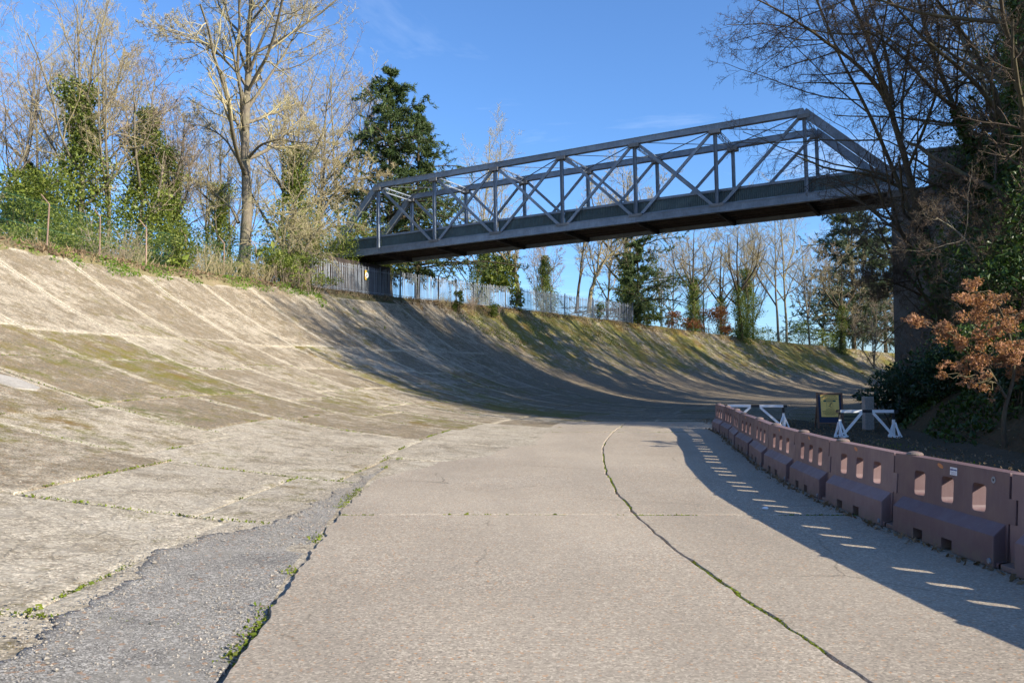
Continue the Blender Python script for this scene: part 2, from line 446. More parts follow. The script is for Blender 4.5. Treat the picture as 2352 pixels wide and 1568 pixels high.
# ------------------------------------------------------------------ the banked track
CX, CY, RC, R0, PW = 120.0, 5.0, 140.0, 118.0, 2.5
_tt = np.array([-.6, 0, .17, .22, .27, .32, .38, .46, .56, .65, .71, .78, .97, 1.04, 1.15, 1.6])
_tz = np.array([6.3, 6.4, 6.53, 6.68, 6.95, 7.35, 7.62, 8.06, 8.5, 8.58, 8.52, 8.33, 7.4, 6.99, 6.25, 4.3])
_td = np.linspace(-.6, 1.6, 441)
_zd = np.interp(_td, _tt, _tz)
_k = np.exp(-np.linspace(-2, 2, 17) ** 2); _k /= _k.sum()
_zd = np.convolve(np.pad(_zd, 8, mode='edge'), _k, mode='valid')
def crest(th): return np.interp(th, _td, _zd)
def rise(Y): return .10 * smooth01((np.asarray(Y, float) - 16) / 12)
def pol(th, r): return CX - r * np.cos(th), CY + r * np.sin(th)
def topol(X, Y): return np.arctan2(Y - CY, CX - X), np.hypot(X - CX, Y - CY)
def oldz(th, r):
    X, Y = pol(th, r)
    s = np.clip((r - R0) / (RC - R0), 0, 1.2)
    return crest(th) * s ** PW + rise(Y) - .13 + .095 * smooth01((Y - 12) / 10)
def oldz_xy(X, Y):
    th, r = topol(np.asarray(X, float), np.asarray(Y, float)); return oldz(th, r)
def grid_faces(nu, nv):
    i = np.arange(nu - 1)[:, None] * nv + np.arange(nv - 1)[None, :]
    i = i.ravel()
    return np.stack([i, i + nv, i + nv + 1, i + 1], 1)
def hit_old(x, y):
    """where the sight line of a picture point meets the old track"""
    for d in np.arange(2.0, 160, .05):
        p = at(x, y, d)
        if p[2] < oldz_xy(p[0], p[1]): return p
    return p

ROAD_L = np.array([(-1.25, -4), (-1.45, 2), (-1.53, 4.33), (-1.85, 7.1), (-2.17, 10.45), (-2.3, 14), (-2.2, 17.5), (-1.75, 24), (-1.2, 28.4), (-.85, 32)])
ROAD_C = np.array([(2.35, -4), (2.0, 3.5), (1.94, 4.33), (1.77, 5.73), (1.6, 7.6), (1.5, 9.93), (1.58, 13), (1.76, 15.7), (2.08, 18.6), (2.4, 21.3), (3.3, 26), (4.1, 29.8), (4.6, 32)])
ROAD_R = np.array([(5.9, -4), (5.7, 5), (5.6, 10), (5.9, 15), (6.7, 20), (8.0, 26), (9.4, 32)])
def smooth_path(P):
    y = np.arange(-4, 32.01, .1); x = np.interp(y, P[:, 1], P[:, 0])
    k = np.hanning(31); k /= k.sum()
    return y, np.convolve(np.pad(x, 15, mode='reflect', reflect_type='odd'), k, mode='valid')
_ry, _rl = smooth_path(ROAD_L); _, _rc = smooth_path(ROAD_C); _, _rr = smooth_path(ROAD_R)
def roadl(y): return np.interp(y, _ry, _rl)
def roadc(y): return np.interp(y, _ry, _rc)
def jointx(y): return roadc(y) + .035 * vnoise(y, np.asarray(y) * 0 + 1.5, 1.1) + .016 * vnoise(y, np.asarray(y) * 0 + 6.5, 5.0) + .008 * vnoise(y, np.asarray(y) * 0 + 3.5, 17.0)
def jgap(y): return .004 + .013 * np.clip(vnoise(y, np.asarray(y) * 0 + 12.5, 1.9) * .6 + vnoise(y, np.asarray(y) * 0 + 2.5, 9.0) * .5 + .45, 0, 1.4)
def roadr(y): return np.interp(y, _ry, _rr)

TH_SLAB = math.radians(9.0 + 1.75 * 9)
def bank_sheet(name, th, r, dz, matl, mossf):
    T, R = np.meshgrid(th, r, indexing='ij')
    X, Y = pol(T, R)
    Z = oldz(T, R) + dz + .012 * vnoise(X, Y, .8)
    me = np_mesh(name, np.stack([X, Y, Z], -1).reshape(-1, 3), grid_faces(len(th), len(r)), True)
    mo, dk = mossf(T, R, X, Y)
    attr(me, "moss", mo.ravel()); attr(me, "dark", dk.ravel())
    attr(me, "edge", np.zeros(T.size)); attr(me, "brk", np.zeros(T.size))
    me.flip_normals() if me.polygons[0].normal.z < 0 else None
    return tag(link(name, me, matl), kind="structure")

def far_moss(T, R, X, Y):
    up = smooth01((R - 127.5) / 8)
    mo = up * (.80 + .34 * vnoise(T * 60, R * .35) + .22 * vnoise(T * 200, R * .9))
    mo = mo * smooth01((T - .40) / .12)
    dk = .95 - .3 * up + .15 * vnoise(X, Y, .2)
    return mo, dk
rr = np.concatenate([np.linspace(96, 118, 12), np.linspace(118.6, 140.3, 38)])
track = bank_sheet("banked_track", np.linspace(-.30, TH_SLAB + .002, 90), rr, -.04, M['soil'], lambda T, R, X, Y: (np.zeros_like(T), np.zeros_like(T)))
far_track = bank_sheet("far_banked_track", np.linspace(TH_SLAB, 1.62, 230), rr, 0.0, M['old'], far_moss)

rng = np.random.default_rng(11)
rows = [139.75, 134.4, 131.9, 129.2, 126.4, 123.5, 120.5, 117.5, 112.0, 106.0]
NK0, NK1 = -7, 9
jit = {}
def rowr(k, j):
    if j in (0, 1) or j > 7: return rows[j] + (.12 * math.sin(k * 2.3) if j == 1 else (.25 * math.sin(k * 1.7) if j == 0 else 0))
    if (k, j) not in jit: jit[(k, j)] = rows[j] + rng.uniform(-.75, .75)
    return jit[(k, j)]
def slab_mesh(t0, t1, r0, r1, dz, tilt, moss, dark, brk, gap=.017, eu=1.0, ev=1.0):
    rm = (r0 + r1) / 2
    W, Hh = (t1 - t0) * rm, r1 - r0
    def cuts(L):
        c = [gap, gap + .10, gap + .32]
        n = max(2, int(round(L / 1.1)))
        return np.unique(np.concatenate([c, np.linspace(.55, L - .55, n), [L - q for q in c[::-1]]]))
    cu, cv = cuts(W), cuts(Hh)
    T, R = np.meshgrid(t0 + cu / rm, r0 + cv, indexing='ij')
    wob = .022 * vnoise(T * rm * 2.1 + 40, R * 2.1)            # joints are not ruler straight
    onb_u = np.zeros(T.shape); onb_u[0] = 1; onb_u[-1] = 1
    T = T + onb_u * wob / rm
    X, Y = pol(T, R)
    du = np.minimum(cu, W - cu)[:, None]; dv = np.minimum(cv, Hh - cv)[None, :]
    d = np.minimum(du, dv)
    edge = np.maximum(eu * np.clip(1 - (du - gap) / .30, 0, 1) + 0 * dv, ev * np.clip(1 - (dv - gap) / .26, 0, 1) + 0 * du)
    Z = oldz(T, R) + dz + tilt * ((T - t0) / (t1 - t0) - .5) + .01 * vnoise(X, Y, 1.3) - .01 * (d < gap + .01)
    nu, nv = T.shape
    V = np.stack([X, Y, Z], -1).reshape(-1, 3)
    F = grid_faces(nu, nv)
    idx = np.arange(nu * nv).reshape(nu, nv)
    loop = np.concatenate([idx[:, 0], idx[-1, 1:], idx[-2::-1, -1], idx[0, -2:0:-1]])
    sk = V[loop] - [0, 0, .07]
    n0 = len(V); L = len(loop); a = np.arange(L)
    F2 = np.stack([loop, loop[(a + 1) % L], n0 + (a + 1) % L, n0 + a], 1)
    me = np_mesh("slab", np.concatenate([V, sk]), [F, F2], False)
    mo = moss + .25 * vnoise(X, Y, .35)
    dk = dark + .15 * vnoise(X, Y, .25)
    z = np.zeros(L)
    attr(me, "edge", np.concatenate([edge.ravel(), z])); attr(me, "moss", np.concatenate([mo.ravel(), z]))
    attr(me, "dark", np.concatenate([dk.ravel(), z + .6])); attr(me, "brk", np.concatenate([np.full(T.size, brk), z]))
    return me
for k in range(NK0, NK1):
    t0, t1 = math.radians(9.0 + 1.75 * k), math.radians(9.0 + 1.75 * (k + 1))
    for j in range(len(rows) - 1):
        r1, r0 = rowr(k, j), rowr(k, j + 1)
        tm, rm = (t0 + t1) / 2, (r0 + r1) / 2
        X, Y = pol(tm, rm)
        if X > 3.0 and Y < 27: continue
        up = (rm - 120) / 20
        moss = .12 + rng.uniform(0, .32) * (1.2 - up)
        dark = .92 - .52 * up + rng.uniform(-.3, .14)
        brk = 0.0
        if k == 3 and j in (1, 2, 3, 4, 5): moss = .7
        if k == 4 and j in (3, 4, 5): moss = .5
        if k in (-3, -2, -1) and j in (1, 2): moss, dark = .52, .8
        if k in (-2, -1, 0) and j in (3, 4): moss, dark = .42, .85
        if k <= -3 and j in (1, 2, 3, 4): moss = .34
        if j >= 4 and k <= -2: brk, dark, moss = .35, .2, .22
        if j >= 5 and k in (-1, 0): brk, dark, moss = .3, .15, .05
        if j == 0: dark = .50 + rng.uniform(-.14, .16)
        eu = rng.uniform(.85, 1.1) if j < 4 else rng.uniform(.5, .95)
        ev = rng.uniform(.7, .95) if j == 0 else rng.uniform(.25, .85)
        if k >= 5: moss += .12 * (rm > 126); dark += .12
        me = slab_mesh(t0, t1, r0, r1, rng.uniform(-.012, .012), rng.uniform(-.016, .016), moss, dark, brk, eu=eu, ev=ev)
        link("slab", me, M['old'], track)

# ------------------------------------------------------------------ the newer concrete road on the flat
road = empty("concrete_road"); tag(road, kind="structure")
def road_slab(y0, y1, fl, fr, ragl, ragr, dz):
    n = max(3, int((y1 - y0) / .05))
    y = np.linspace(y0 + .012, y1 - .012, n)
    xl, xr = fl(y), fr(y)
    def rag(a, y, s): return a * (vnoise(y, y * 0 + s, 2.3) * .6 + vnoise(y, y * 0 + s, 8.0) * .4)
    xl = xl + rag(ragl, y, 3.1); xr = xr + rag(ragr, y, 7.7)
    tr = 4
    u = np.array([0, .003, .02, .25, .5, .75, .98, .997, 1])
    X = xl[:, None] + (xr - xl)[:, None] * u[None]
    Y = np.repeat(y[:, None], len(u), 1)
    lip = np.zeros_like(X); lip[:, 0] = -.014; lip[:, -1] = -.014; lip[0] -= .012; lip[-1] -= .012
    Z = rise(Y) + dz + lip + .006 * vnoise(X, Y, .9)
    V = np.stack([X, Y, Z], -1).reshape(-1, 3)
    nu, nv = X.shape
    idx = np.arange(nu * nv).reshape(nu, nv)
    loop = np.concatenate([idx[:, 0], idx[-1, 1:], idx[-2::-1, -1], idx[0, -2:0:-1]])
    sk = V[loop] - [0, 0, .13]; n0 = len(V); L = len(loop); a = np.arange(L)
    me = np_mesh("road_slab", np.concatenate([V, sk]), [grid_faces(nu, nv)[:, ::-1], np.stack([loop, loop[(a + 1) % L], n0 + (a + 1) % L, n0 + a], 1)])
    return link("road_slab", me, M['road'], road)
for y0, y1 in ((-4, 10.0), (10.0, 25.3), (25.3, 32)):
    road_slab(y0, y1, roadl, lambda y: jointx(y) - jgap(y), .06, .004, rng.uniform(-.003, .003))
    road_slab(y0, y1, lambda y: jointx(y) + jgap(y + 40), roadr, .004, .05, rng.uniform(-.006, -.002))
# bed under the road joints
yb = np.arange(-4, 32, .5)
Xb = np.stack([roadl(yb) + .12, roadc(yb), roadr(yb) - .12], 1); Yb = np.repeat(yb[:, None], 3, 1)
me = np_mesh("road_bed", np.stack([Xb, Yb, rise(Yb) - .045], -1).reshape(-1, 3), grid_faces(len(yb), 3)[:, ::-1])
link("road_bed", me, M['soil'], road)

pp = [hit_old(x, y) for x, y in ((-60, 846), (0, 862), (40, 871), (92, 892), (84, 897), (40, 893), (0, 881), (-60, 866))]
m = MB(); m.add([(p[0], p[1], p[2] + .03) for p in pp] + [(p[0], p[1], p[2] - .03) for p in pp], [tuple(range(8))] + [(i, i + 8, (i + 1) % 8 + 8, (i + 1) % 8) for i in range(8)])
link("repair_patch", m.mesh("repair_patch"), M['abut'], track)

# ------------------------------------------------------------------ tarmac strip beside the road
apts = np.array([hit_old(x, y)[:2] for x, y in ((0, 1523), (30, 1507), (126, 1454), (191, 1397), (229, 1368), (290, 1340), (320, 1294), (362, 1267), (457, 1241), (564, 1218), (648, 1199), (697, 1182), (775, 1125), (896, 1077))])
apts = np.vstack([[apts[0, 0] - .9, -4], apts])
ya = np.arange(-4, 15.6, .06)
xa = np.interp(ya, apts[:, 1], apts[:, 0]) + .09 * vnoise(ya, ya * 0, 2.4) + .05 * vnoise(ya, ya * 0 + 9, 7.0) + .03 * vnoise(ya, ya * 0 + 5, 15.0)
xr_ = roadl(ya) - .035 - .05 * np.abs(vnoise(ya, ya * 0 + 21, 2.2))
xa = np.minimum(xa, xr_ - .02)
u = np.array([0, .02, .08, .3, .6, .85, 1])
Xa = xa[:, None] + (xr_ - xa)[:, None] * u[None]; Ya = np.repeat(ya[:, None], len(u), 1)
Za = oldz_xy(Xa, Ya) + .02 + .006 * vnoise(Xa, Ya, 2.0); Za[:, 0] -= .035
me = np_mesh("tarmac_strip", np.stack([Xa, Ya, Za], -1).reshape(-1, 3), grid_faces(len(ya), len(u))[:, ::-1], True)
tarmac = tag(link("tarmac_strip", me, M['asphalt']), kind="structure")

# ------------------------------------------------------------------ crest verge, woodland ground, hill on the right, far ground
th = np.linspace(-.30, 1.6, 420)
rv = np.array([0, .35, .8, 1.4, 2.2, 3.5, 6, 10, 16, 26, 45, 90, 180])
T = np.repeat(th[:, None], len(rv), 1)
edge0 = 139.45 + .35 * vnoise(th * 90, th * 0) + .25 * vnoise(th * 260, th * 0 + 4) + .12 * vnoise(th * 700, th * 0 + 9) + .55 * smooth01((th - .28) / .05)
R = edge0[:, None] + rv[None]
X, Y = pol(T, R)
Z = oldz(T, np.minimum(R, 140.0)) + .03 + .22 * smooth01(rv / 2.2)[None] + .10 * smooth01(rv / 1.0)[None] * vnoise(X, Y, 1.1)
Z = Z - crest(T) * .75 * smooth01((R - 165) / 140)
Z[:, 0] -= .06
me = np_mesh("crest_verge", np.stack([X, Y, Z], -1).reshape(-1, 3), grid_faces(len(th), len(rv)), True)
tag(link("crest_verge", me, M['litter']), kind="structure")

_fy = np.array([-60, -20, 5, 10, 16, 25, 32, 40, 50, 70, 100, 160])
_fx = np.array([24, 17, 13.2, 11.4, 10.4, 11.7, 15.2, 19.5, 24, 36, 72, 140])
def footx(Y): return np.interp(Y, _fy, _fx)
def hillz(X, Y):
    s = np.asarray(X, float) - footx(Y)
    z = np.where(s < 0, -.25 + .06 * s.clip(-2, 0), .80 * np.minimum(s, 6.3) + .14 * np.clip(s - 6.3, 0, 22))
    b = smooth01(s / 1.5)
    return z + b * (.22 * vnoise(X, Y, .45) + .08 * vnoise(X, Y, 1.7)) - .12 * (1 - b)
gx = np.concatenate([np.arange(7, 26, .5), np.arange(26, 60, 2), np.arange(60, 200, 12)])
gy = np.concatenate([np.arange(-60, 0, 3), np.arange(0, 50, .6), np.arange(50, 160, 5)])
X, Y = np.meshgrid(gx, gy, indexing='ij')
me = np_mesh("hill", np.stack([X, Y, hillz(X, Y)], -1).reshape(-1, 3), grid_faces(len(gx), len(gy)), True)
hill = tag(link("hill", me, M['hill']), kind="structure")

ang = np.linspace(0, 2 * math.pi, 49)[:-1]
V = np.concatenate([[(0, 0, -1.5)], np.stack([3500 * np.cos(ang), 3500 * np.sin(ang), np.full(48, -1.5)], 1)])
F = np.array([(0, i + 1, (i + 1) % 48 + 1) for i in range(48)])
tag(link("ground", np_mesh("ground", V, F), M['ground']), kind="structure")

# earth margin between the road and the hill foot
ym = np.arange(-4, 40, .4); um = np.linspace(0, 1, 9)
xl = np.where(ym < 32, roadr(np.minimum(ym, 32)) + .02, 9.4 + (ym - 32) * 1.0) + .12 * vnoise(ym, ym * 0 + 5, 1.3)
xr2 = footx(ym) + .9
Xm = xl[:, None] + (xr2 - xl)[:, None] * um[None]; Ym = np.repeat(ym[:, None], 9, 1)
Zm = rise(Ym) - .02 + .04 * vnoise(Xm, Ym, .8) + .25 * smooth01((um[None] - .75) / .25)
me = np_mesh("earth_margin", np.stack([Xm, Ym, Zm], -1).reshape(-1, 3), grid_faces(len(ym), 9)[:, ::-1], True)
tag(link("earth_margin", me, M['ground']), kind="structure")

# ------------------------------------------------------------------ the truss footbridge
BP0 = np.array([-9.443, 57.0, 10.94]); BV = np.array([4.2021, -2.3586, .0903])
BH, BW = 4.67, 4.007
BU = BV / np.linalg.norm(BV)
BT = np.array([math.cos(1.0449), math.sin(1.0449), 0.0]); BT = BT - BU * BT.dot(BU); BT /= np.linalg.norm(BT)
BZ = np.cross(BU, BT); BZ = BZ if BZ[2] > 0 else -BZ
def bp(k, h=0.0, w=0.0): return BP0 + BV * k + BZ * h + BT * w
bridge = empty("truss_footbridge", tuple(bp(3)))
tag(bridge, "long grey steel truss footbridge spanning the banked track", "bridge")
_off = -bp(3)
def bbar(mb, a, b, w, h, side): mb.bar(a + _off, b + _off, w, h, side)
def chan(mb, a, b, depth, width, tk=.018):
    """riveted channel-like chord: web plates with flanges standing proud"""
    d = (b - a) / np.linalg.norm(b - a)
    n = np.cross(d, BT); n /= np.linalg.norm(n); n = n if n[2] > 0 else -n
    for s in (-1, 1):
        mb.bar(a + _off + BT * s * width * .36, b + _off + BT * s * width * .36, tk, depth * .94, BT)
    mb.bar(a + _off + n * depth * .5, b + _off + n * depth * .5, tk * 1.4, width, n)
    mb.bar(a + _off - n * depth * .5, b + _off - n * depth * .5, tk, width * .98, n)
for si, w in enumerate((0.0, BW)):
    for k in range(6):
        m = MB(); chan(m, bp(k, BH, w) + BU * .004, bp(k + 1, BH, w) - BU * .004, .34, .34); m.build("top_chord", M['steel'], bridge)
    for k in range(-1, 7):
        m = MB(); chan(m, bp(k, 0, w) + BU * .004, bp(k + 1, 0, w) - BU * .004, .40, .30); m.build("bottom_chord", M['steel'], bridge)
    for k in range(7):
        m = MB()
        a, b = bp(k, .21, w), bp(k, BH - .18, w)
        for s in (-1, 1): bbar(m, a + BU * s * .085, b + BU * s * .085, .012, .20, BU)
        bbar(m, a + BT * .0, b, .012, .16, BT)
        m.build("post", M['steel'], bridge)
    dg = [(0, BH, 1, 0), (1, BH, 2, 0), (2, BH, 3, 0), (3, BH, 4, 0), (4, BH, 5, 0), (1, 0, 2, BH), (2, 0, 3, BH), (3, 0, 4, BH), (4, 0, 5, BH), (5, 0, 6, BH)]
    for q, (k0, h0, k1, h1) in enumerate(dg):
        m = MB()
        off = BT * (.055 if h0 == 0 else -.055)
        a, b = bp(k0, h0, w) + off, bp(k1, h1, w) + off
        d = (b - a) / np.linalg.norm(b - a)
        a = a + d * .33; b = b - d * .33
        sd = np.cross(d, BT)
        bbar(m, a, b, .012, .15, BT)
        for s in (-1, 1): bbar(m, a + sd * s * .08 + BT * .04, b + sd * s * .08 + BT * .04, .012, .09, sd)
        m.build("diagonal", M['steel'], bridge)
    for k0, k1 in ((-1, 0), (7, 6)):
        m = MB(); chan(m, bp(k0, .05, w), bp(k1, BH, w), .40, .32)
        a, b = bp(k0, .05, w), bp(k1, BH, w); d = (b - a) / np.linalg.norm(b - a); L = np.linalg.norm(b - a)
        o = m.build("end_post", M['steel'], bridge)
        n = np.cross(d, BT); n = n if n[2] < 0 else -n
        for q in (.2, .42, .64):
            c = a + d * L * q + n * .215 + _off
            mm = MB(); mm.box(c, (.30, .36, .012), (d, BT, n)); mm.build("batten_plate", M['steel'], bridge)
    for k in range(7):
        m = MB(); m.box(bp(k, BH - .26, w) + _off, (.62, .42, .22), (BU, BT, BZ)); m.build("gusset", M['gusset'], bridge)
    for k in range(1, 6):
        m = MB(); m.box(bp(k, .215, w) + _off, (.80, .34, .16), (BU, BT, BZ)); m.build("gusset", M['gusset'], bridge)
    # corrugated parapet sheets, one per bay, and rails
    win = w + (.30 if si == 0 else -.30)
    for k in range(-1, 7):
        nrib = 44
        s = np.linspace(.004, .996, nrib * 4 + 1)
        ph = (np.arange(len(s)) % 4)
        offs = np.where((ph == 1) | (ph == 2), .022, -.022)
        lo, hi = [], []
        for q, f in enumerate(s):
            lo.append(bp(k + f, -.02, win) + BT * offs[q] + _off); hi.append(bp(k + f, 1.02, win) + BT * offs[q] + _off)
        V = np.array(lo + hi); n = len(s); i = np.arange(n - 1)
        me = np_mesh("parapet_sheet", V, np.stack([i, i + 1, n + i + 1, n + i], 1))
        link("parapet_sheet", me, M['parapet'], bridge)
    m = MB(); bbar(m, bp(-1, 1.10, win), bp(7, 1.10, win), .14, .16, BZ); m.build("top_rail", M['steel'], bridge)
    m = MB(); bbar(m, bp(-1, .30, win - (.06 if si == 0 else -.06)), bp(7, .30, win - (.06 if si == 0 else -.06)), .12, .03, BZ); m.build("kick_rail", M['steel'], bridge)
    # rivet heads
    rv_ = MB()
    for f in np.arange(0, 6, .034):
        for s in (-1, 1):
            rv_.box(bp(f, BH + .185, w + s * .13) + _off, (.035, .035, .03), (BU, BT, BZ))
    for f in np.arange(-1, 7, .034):
        rv_.box(bp(f, .215, w - .12) + _off, (.03, .03, .02), (BU, BT, BZ))
    for k in range(7):
        for hh in (BH + .06, BH - .06, .10, -.08):
            for f in np.linspace(-.09, .09, 7):
                rv_.box(bp(k + f, hh, w - .137) + _off, (.03, .02, .03), (BU, BT, BZ))
    tag(rv_.build("rivet_heads", M['gusset'], bridge), kind="stuff")
for k in range(7):      # laced portal struts and plan bracing
    m = MB()
    for hh in (BH + .02, BH - .30):
        for s in (-1, 1): bbar(m, bp(k, hh, .17) + BU * s * .05, bp(k, hh, BW - .17) + BU * s * .05, .06, .012, BZ)
    for q in range(9):
        a0, a1 = .2 + q * .4, .2 + (q + 1) * .4
        bbar(m, bp(k, BH + .02 if q % 2 else BH - .30, a0), bp(k, BH - .30 if q % 2 else BH + .02, a1), .04, .010, BU)
    m.build("cross_strut", M['steel'], bridge)
for k in range(6):
    m = MB(); bbar(m, bp(k, BH - .02, .15), bp(k + 1, BH - .02, BW - .15), .09, .02, np.cross(BZ, BV)); m.build("lateral_brace", M['steel'], bridge)
    m = MB(); bbar(m, bp(k + 1, BH - .06, .15), bp(k, BH - .06, BW - .15), .09, .02, np.cross(BZ, BV)); m.build("lateral_brace", M['steel'], bridge)
for k in range(-1, 8):
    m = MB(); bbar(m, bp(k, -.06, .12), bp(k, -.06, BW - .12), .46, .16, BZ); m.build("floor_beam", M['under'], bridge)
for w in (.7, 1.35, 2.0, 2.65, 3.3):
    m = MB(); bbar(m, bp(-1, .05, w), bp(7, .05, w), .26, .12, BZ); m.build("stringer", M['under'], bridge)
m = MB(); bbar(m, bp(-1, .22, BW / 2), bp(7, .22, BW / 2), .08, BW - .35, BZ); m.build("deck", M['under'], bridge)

# concrete tower that carries the right-hand end, and the low pier under the left-hand end
AN = bp(6.85) - BT * .75; AN[2] = 0
UH = np.array([BU[0], BU[1], 0]); UH /= np.linalg.norm(UH); TH_ = np.array([-UH[1], UH[0], 0])
ZU = np.array([0, 0, 1.0])
abut = empty("bridge_abutment", (AN[0], AN[1], 0))
tag(abut, "tall shaded concrete abutment tower under the right end of the footbridge", "abutment")
def ablk(name, u0, u1, t0, t1, z0, z1, mat, bev=.03):
    m = MB(); m.box(UH * (u0 + u1) / 2 + TH_ * (t0 + t1) / 2 + ZU * (z0 + z1) / 2, (u1 - u0, t1 - t0, z1 - z0), (UH, TH_, ZU))
    return m.build(name, mat, abut, bevel=bev)
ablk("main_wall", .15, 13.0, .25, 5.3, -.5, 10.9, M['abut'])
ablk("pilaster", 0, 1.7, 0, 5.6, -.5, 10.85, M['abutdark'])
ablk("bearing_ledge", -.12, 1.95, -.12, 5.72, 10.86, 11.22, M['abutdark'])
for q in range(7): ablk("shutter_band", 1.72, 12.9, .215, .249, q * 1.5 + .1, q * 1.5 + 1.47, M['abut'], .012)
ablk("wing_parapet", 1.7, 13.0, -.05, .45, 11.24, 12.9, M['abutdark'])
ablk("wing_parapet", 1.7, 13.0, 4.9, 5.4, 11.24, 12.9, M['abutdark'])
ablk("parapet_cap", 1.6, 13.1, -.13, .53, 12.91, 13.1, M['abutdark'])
PN = bp(-.95, 0, 2.0)
pier = empty("bridge_pier", (PN[0], PN[1], 6.0))
tag(pier, "squat concrete pier under the left end of the footbridge behind the fence", "pier")
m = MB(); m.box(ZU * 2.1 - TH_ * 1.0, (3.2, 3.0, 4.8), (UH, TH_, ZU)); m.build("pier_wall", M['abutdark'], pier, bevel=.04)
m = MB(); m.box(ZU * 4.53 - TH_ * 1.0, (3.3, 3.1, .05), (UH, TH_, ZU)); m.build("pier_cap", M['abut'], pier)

for q in range(6):
    t0_, t1_ = .338 + q * .0125, .338 + (q + 1) * .0125 - .0004
    a_, b_ = np.array([*pol(t0_, 141.3), 0]), np.array([*pol(t1_, 141.3), 0])
    c_ = (a_ + b_) / 2; c_[2] = float(crest((t0_ + t1_) / 2)) + .85
    m = MB(); d_ = (b_ - a_) / np.linalg.norm(b_ - a_)
    m.box(c_ - np.array(pier.location), (np.linalg.norm(b_ - a_), .3, 3.6), (d_, np.array([-d_[1], d_[0], 0]), ZU)); m.build("retaining_panel", M['under'], pier, bevel=.01)

# ------------------------------------------------------------------ palisade fence on the crest
def th_of(x, y):
    p = hit_old(x, y + 6); return topol(p[0], p[1])[0]
TF0, TF1 = .333, .722
NP = 300
fence = empty("palisade_fence", (*pol(TF0, 140.35), float(oldz(TF0, 140.0))))
tag(fence, "galvanised spiked palisade fence along the top of the bank under the bridge", "fence")
FO = np.array(fence.location)
def fpt(th, r=140.35, h=0.0):
    X, Y = pol(th, r); return np.array([X, Y, float(oldz(th, 140.0)) + .12 + h]) - FO
def fheight(th): return float(np.interp(th, [TF0, .38, .5, TF1], [2.05, 2.1, 2.2, 2.55]))
pm = MB()
pw, pd = .034, .014
prof = [(-pw, .010), (-pw * .5, -pd), (0, -.002), (pw * .5, -pd), (pw, .010), (pw * .5, -pd + .008), (0, .006), (-pw * .5, -pd + .008)]
pm.prism(prof, 0, .93)
n0 = len(pm.v)
tops = [(-pw, .010), (-pw * .5, -pd), (0, -.002), (pw * .5, -pd), (pw, .010)]
for sx in (-.55, 0, .55):
    b0 = (sx * pw - .011, 0, .93); b1 = (sx * pw + .011, 0, .93); t_ = (sx * pw * 1.2, -.006, 1.0)
    pm.add([b0, b1, t_, (sx * pw, .008, .93)], [(0, 1, 2), (1, 3, 2), (3, 0, 2)])
pale_me = pm.mesh("pale"); pale_me.materials.append(M['galv'])
prng = random.Random(4)
for i in range(NP):
    t_ = TF0 + (TF1 - TF0) * (i + .5) / NP
    o = link("pale", pale_me, None, fence, tuple(fpt(t_, 140.35, prng.uniform(-.03, .02))))
    bend = .05 * math.sin(t_ * 90) if .47 < t_ < .53 else 0
    o.rotation_euler = (prng.gauss(0, .012) + bend, prng.gauss(0, .010), math.pi / 2 - t_ + math.pi + prng.gauss(0, .06))
    o.scale = (1, 1, fheight(t_) * prng.uniform(.985, 1.015))
npost = 19
pt = np.linspace(TF0, TF1, npost + 1)
for t_ in pt:
    h = fheight(t_) * 1.03
    m = MB(); a = fpt(t_, 140.43, -.2); m.box(a + ZU * (h / 2 + .1), (.055, .10, h + .2), (np.array([math.sin(t_), math.cos(t_), 0]), np.array([-math.cos(t_), math.sin(t_), 0]), ZU))
    m.build("post", M['galvpost'], fence)
for i in range(npost):
    for f in (.12, .86):
        m = MB(); m.bar(fpt(pt[i] + .0004, 140.385, fheight(pt[i]) * f), fpt(pt[i + 1] - .0004, 140.385, fheight(pt[i + 1]) * f), .045, .03, ZU); m.build("rail", M['galv'], fence)

# round number sign on the fence
def text_mesh(txt, size, extr=.002, align='CENTER', bold=0.0):
    cu = bpy.data.curves.new("txt", 'FONT')
    cu.body = txt; cu.size = size; cu.extrude = extr; cu.align_x = align; cu.align_y = 'CENTER'; cu.offset = bold; cu.resolution_u = 3
    o = bpy.data.objects.new("txt", cu); COL.objects.link(o)
    dg = bpy.context.evaluated_depsgraph_get()
    me = bpy.data.meshes.new_from_object(o.evaluated_get(dg))
    bpy.data.objects.remove(o); bpy.data.curves.remove(cu)
    me.materials.clear()
    return me
ts = None
for t_ in np.arange(TF0, .45, .0005):
    p = np.array([*pol(t_, 140.25), 0])
    if 1176 + FPX * p[0] / p[1] > 841: ts = t_; break
sgn = empty("number_sign", tuple(np.array(fence.location) + fpt(ts, 140.29, 1.42)))
tag(sgn, "small gold and dark green sign with white disc reading 21 on the palisade", "sign")
sgn.rotation_euler = (math.pi / 2, 0, math.pi / 2 - ts + math.pi + math.pi / 2 + math.pi / 2 + math.pi)
_d = np.array([math.cos(ts), -math.sin(ts), 0])          # faces the track
sgn.rotation_euler = Matrix((Vector((math.sin(ts), math.cos(ts), 0)), Vector((0, 0, 1)), Vector(_d))).transposed().to_euler()
m = MB(); m.prism([(-.235, -.34), (-.0, -.34), (.0, .34), (-.235, .34)], 0, .012); m.build("gold_half", M['gold'], sgn)
m = MB(); m.prism([(.001, -.34), (.235, -.34), (.235, .34), (.001, .34)], 0, .012); m.build("green_half", M['dkgreen'], sgn)
disc = [(.205 * math.cos(a), .205 * math.sin(a)) for a in np.linspace(0, 2 * math.pi, 33)[:-1]]
m = MB(); m.prism(disc, .0125, .018); m.build("disc", M['signwhite'], sgn)
link("number", text_mesh("21", .30, .002, bold=.008), M['ink'], sgn, (0, 0, .0205))

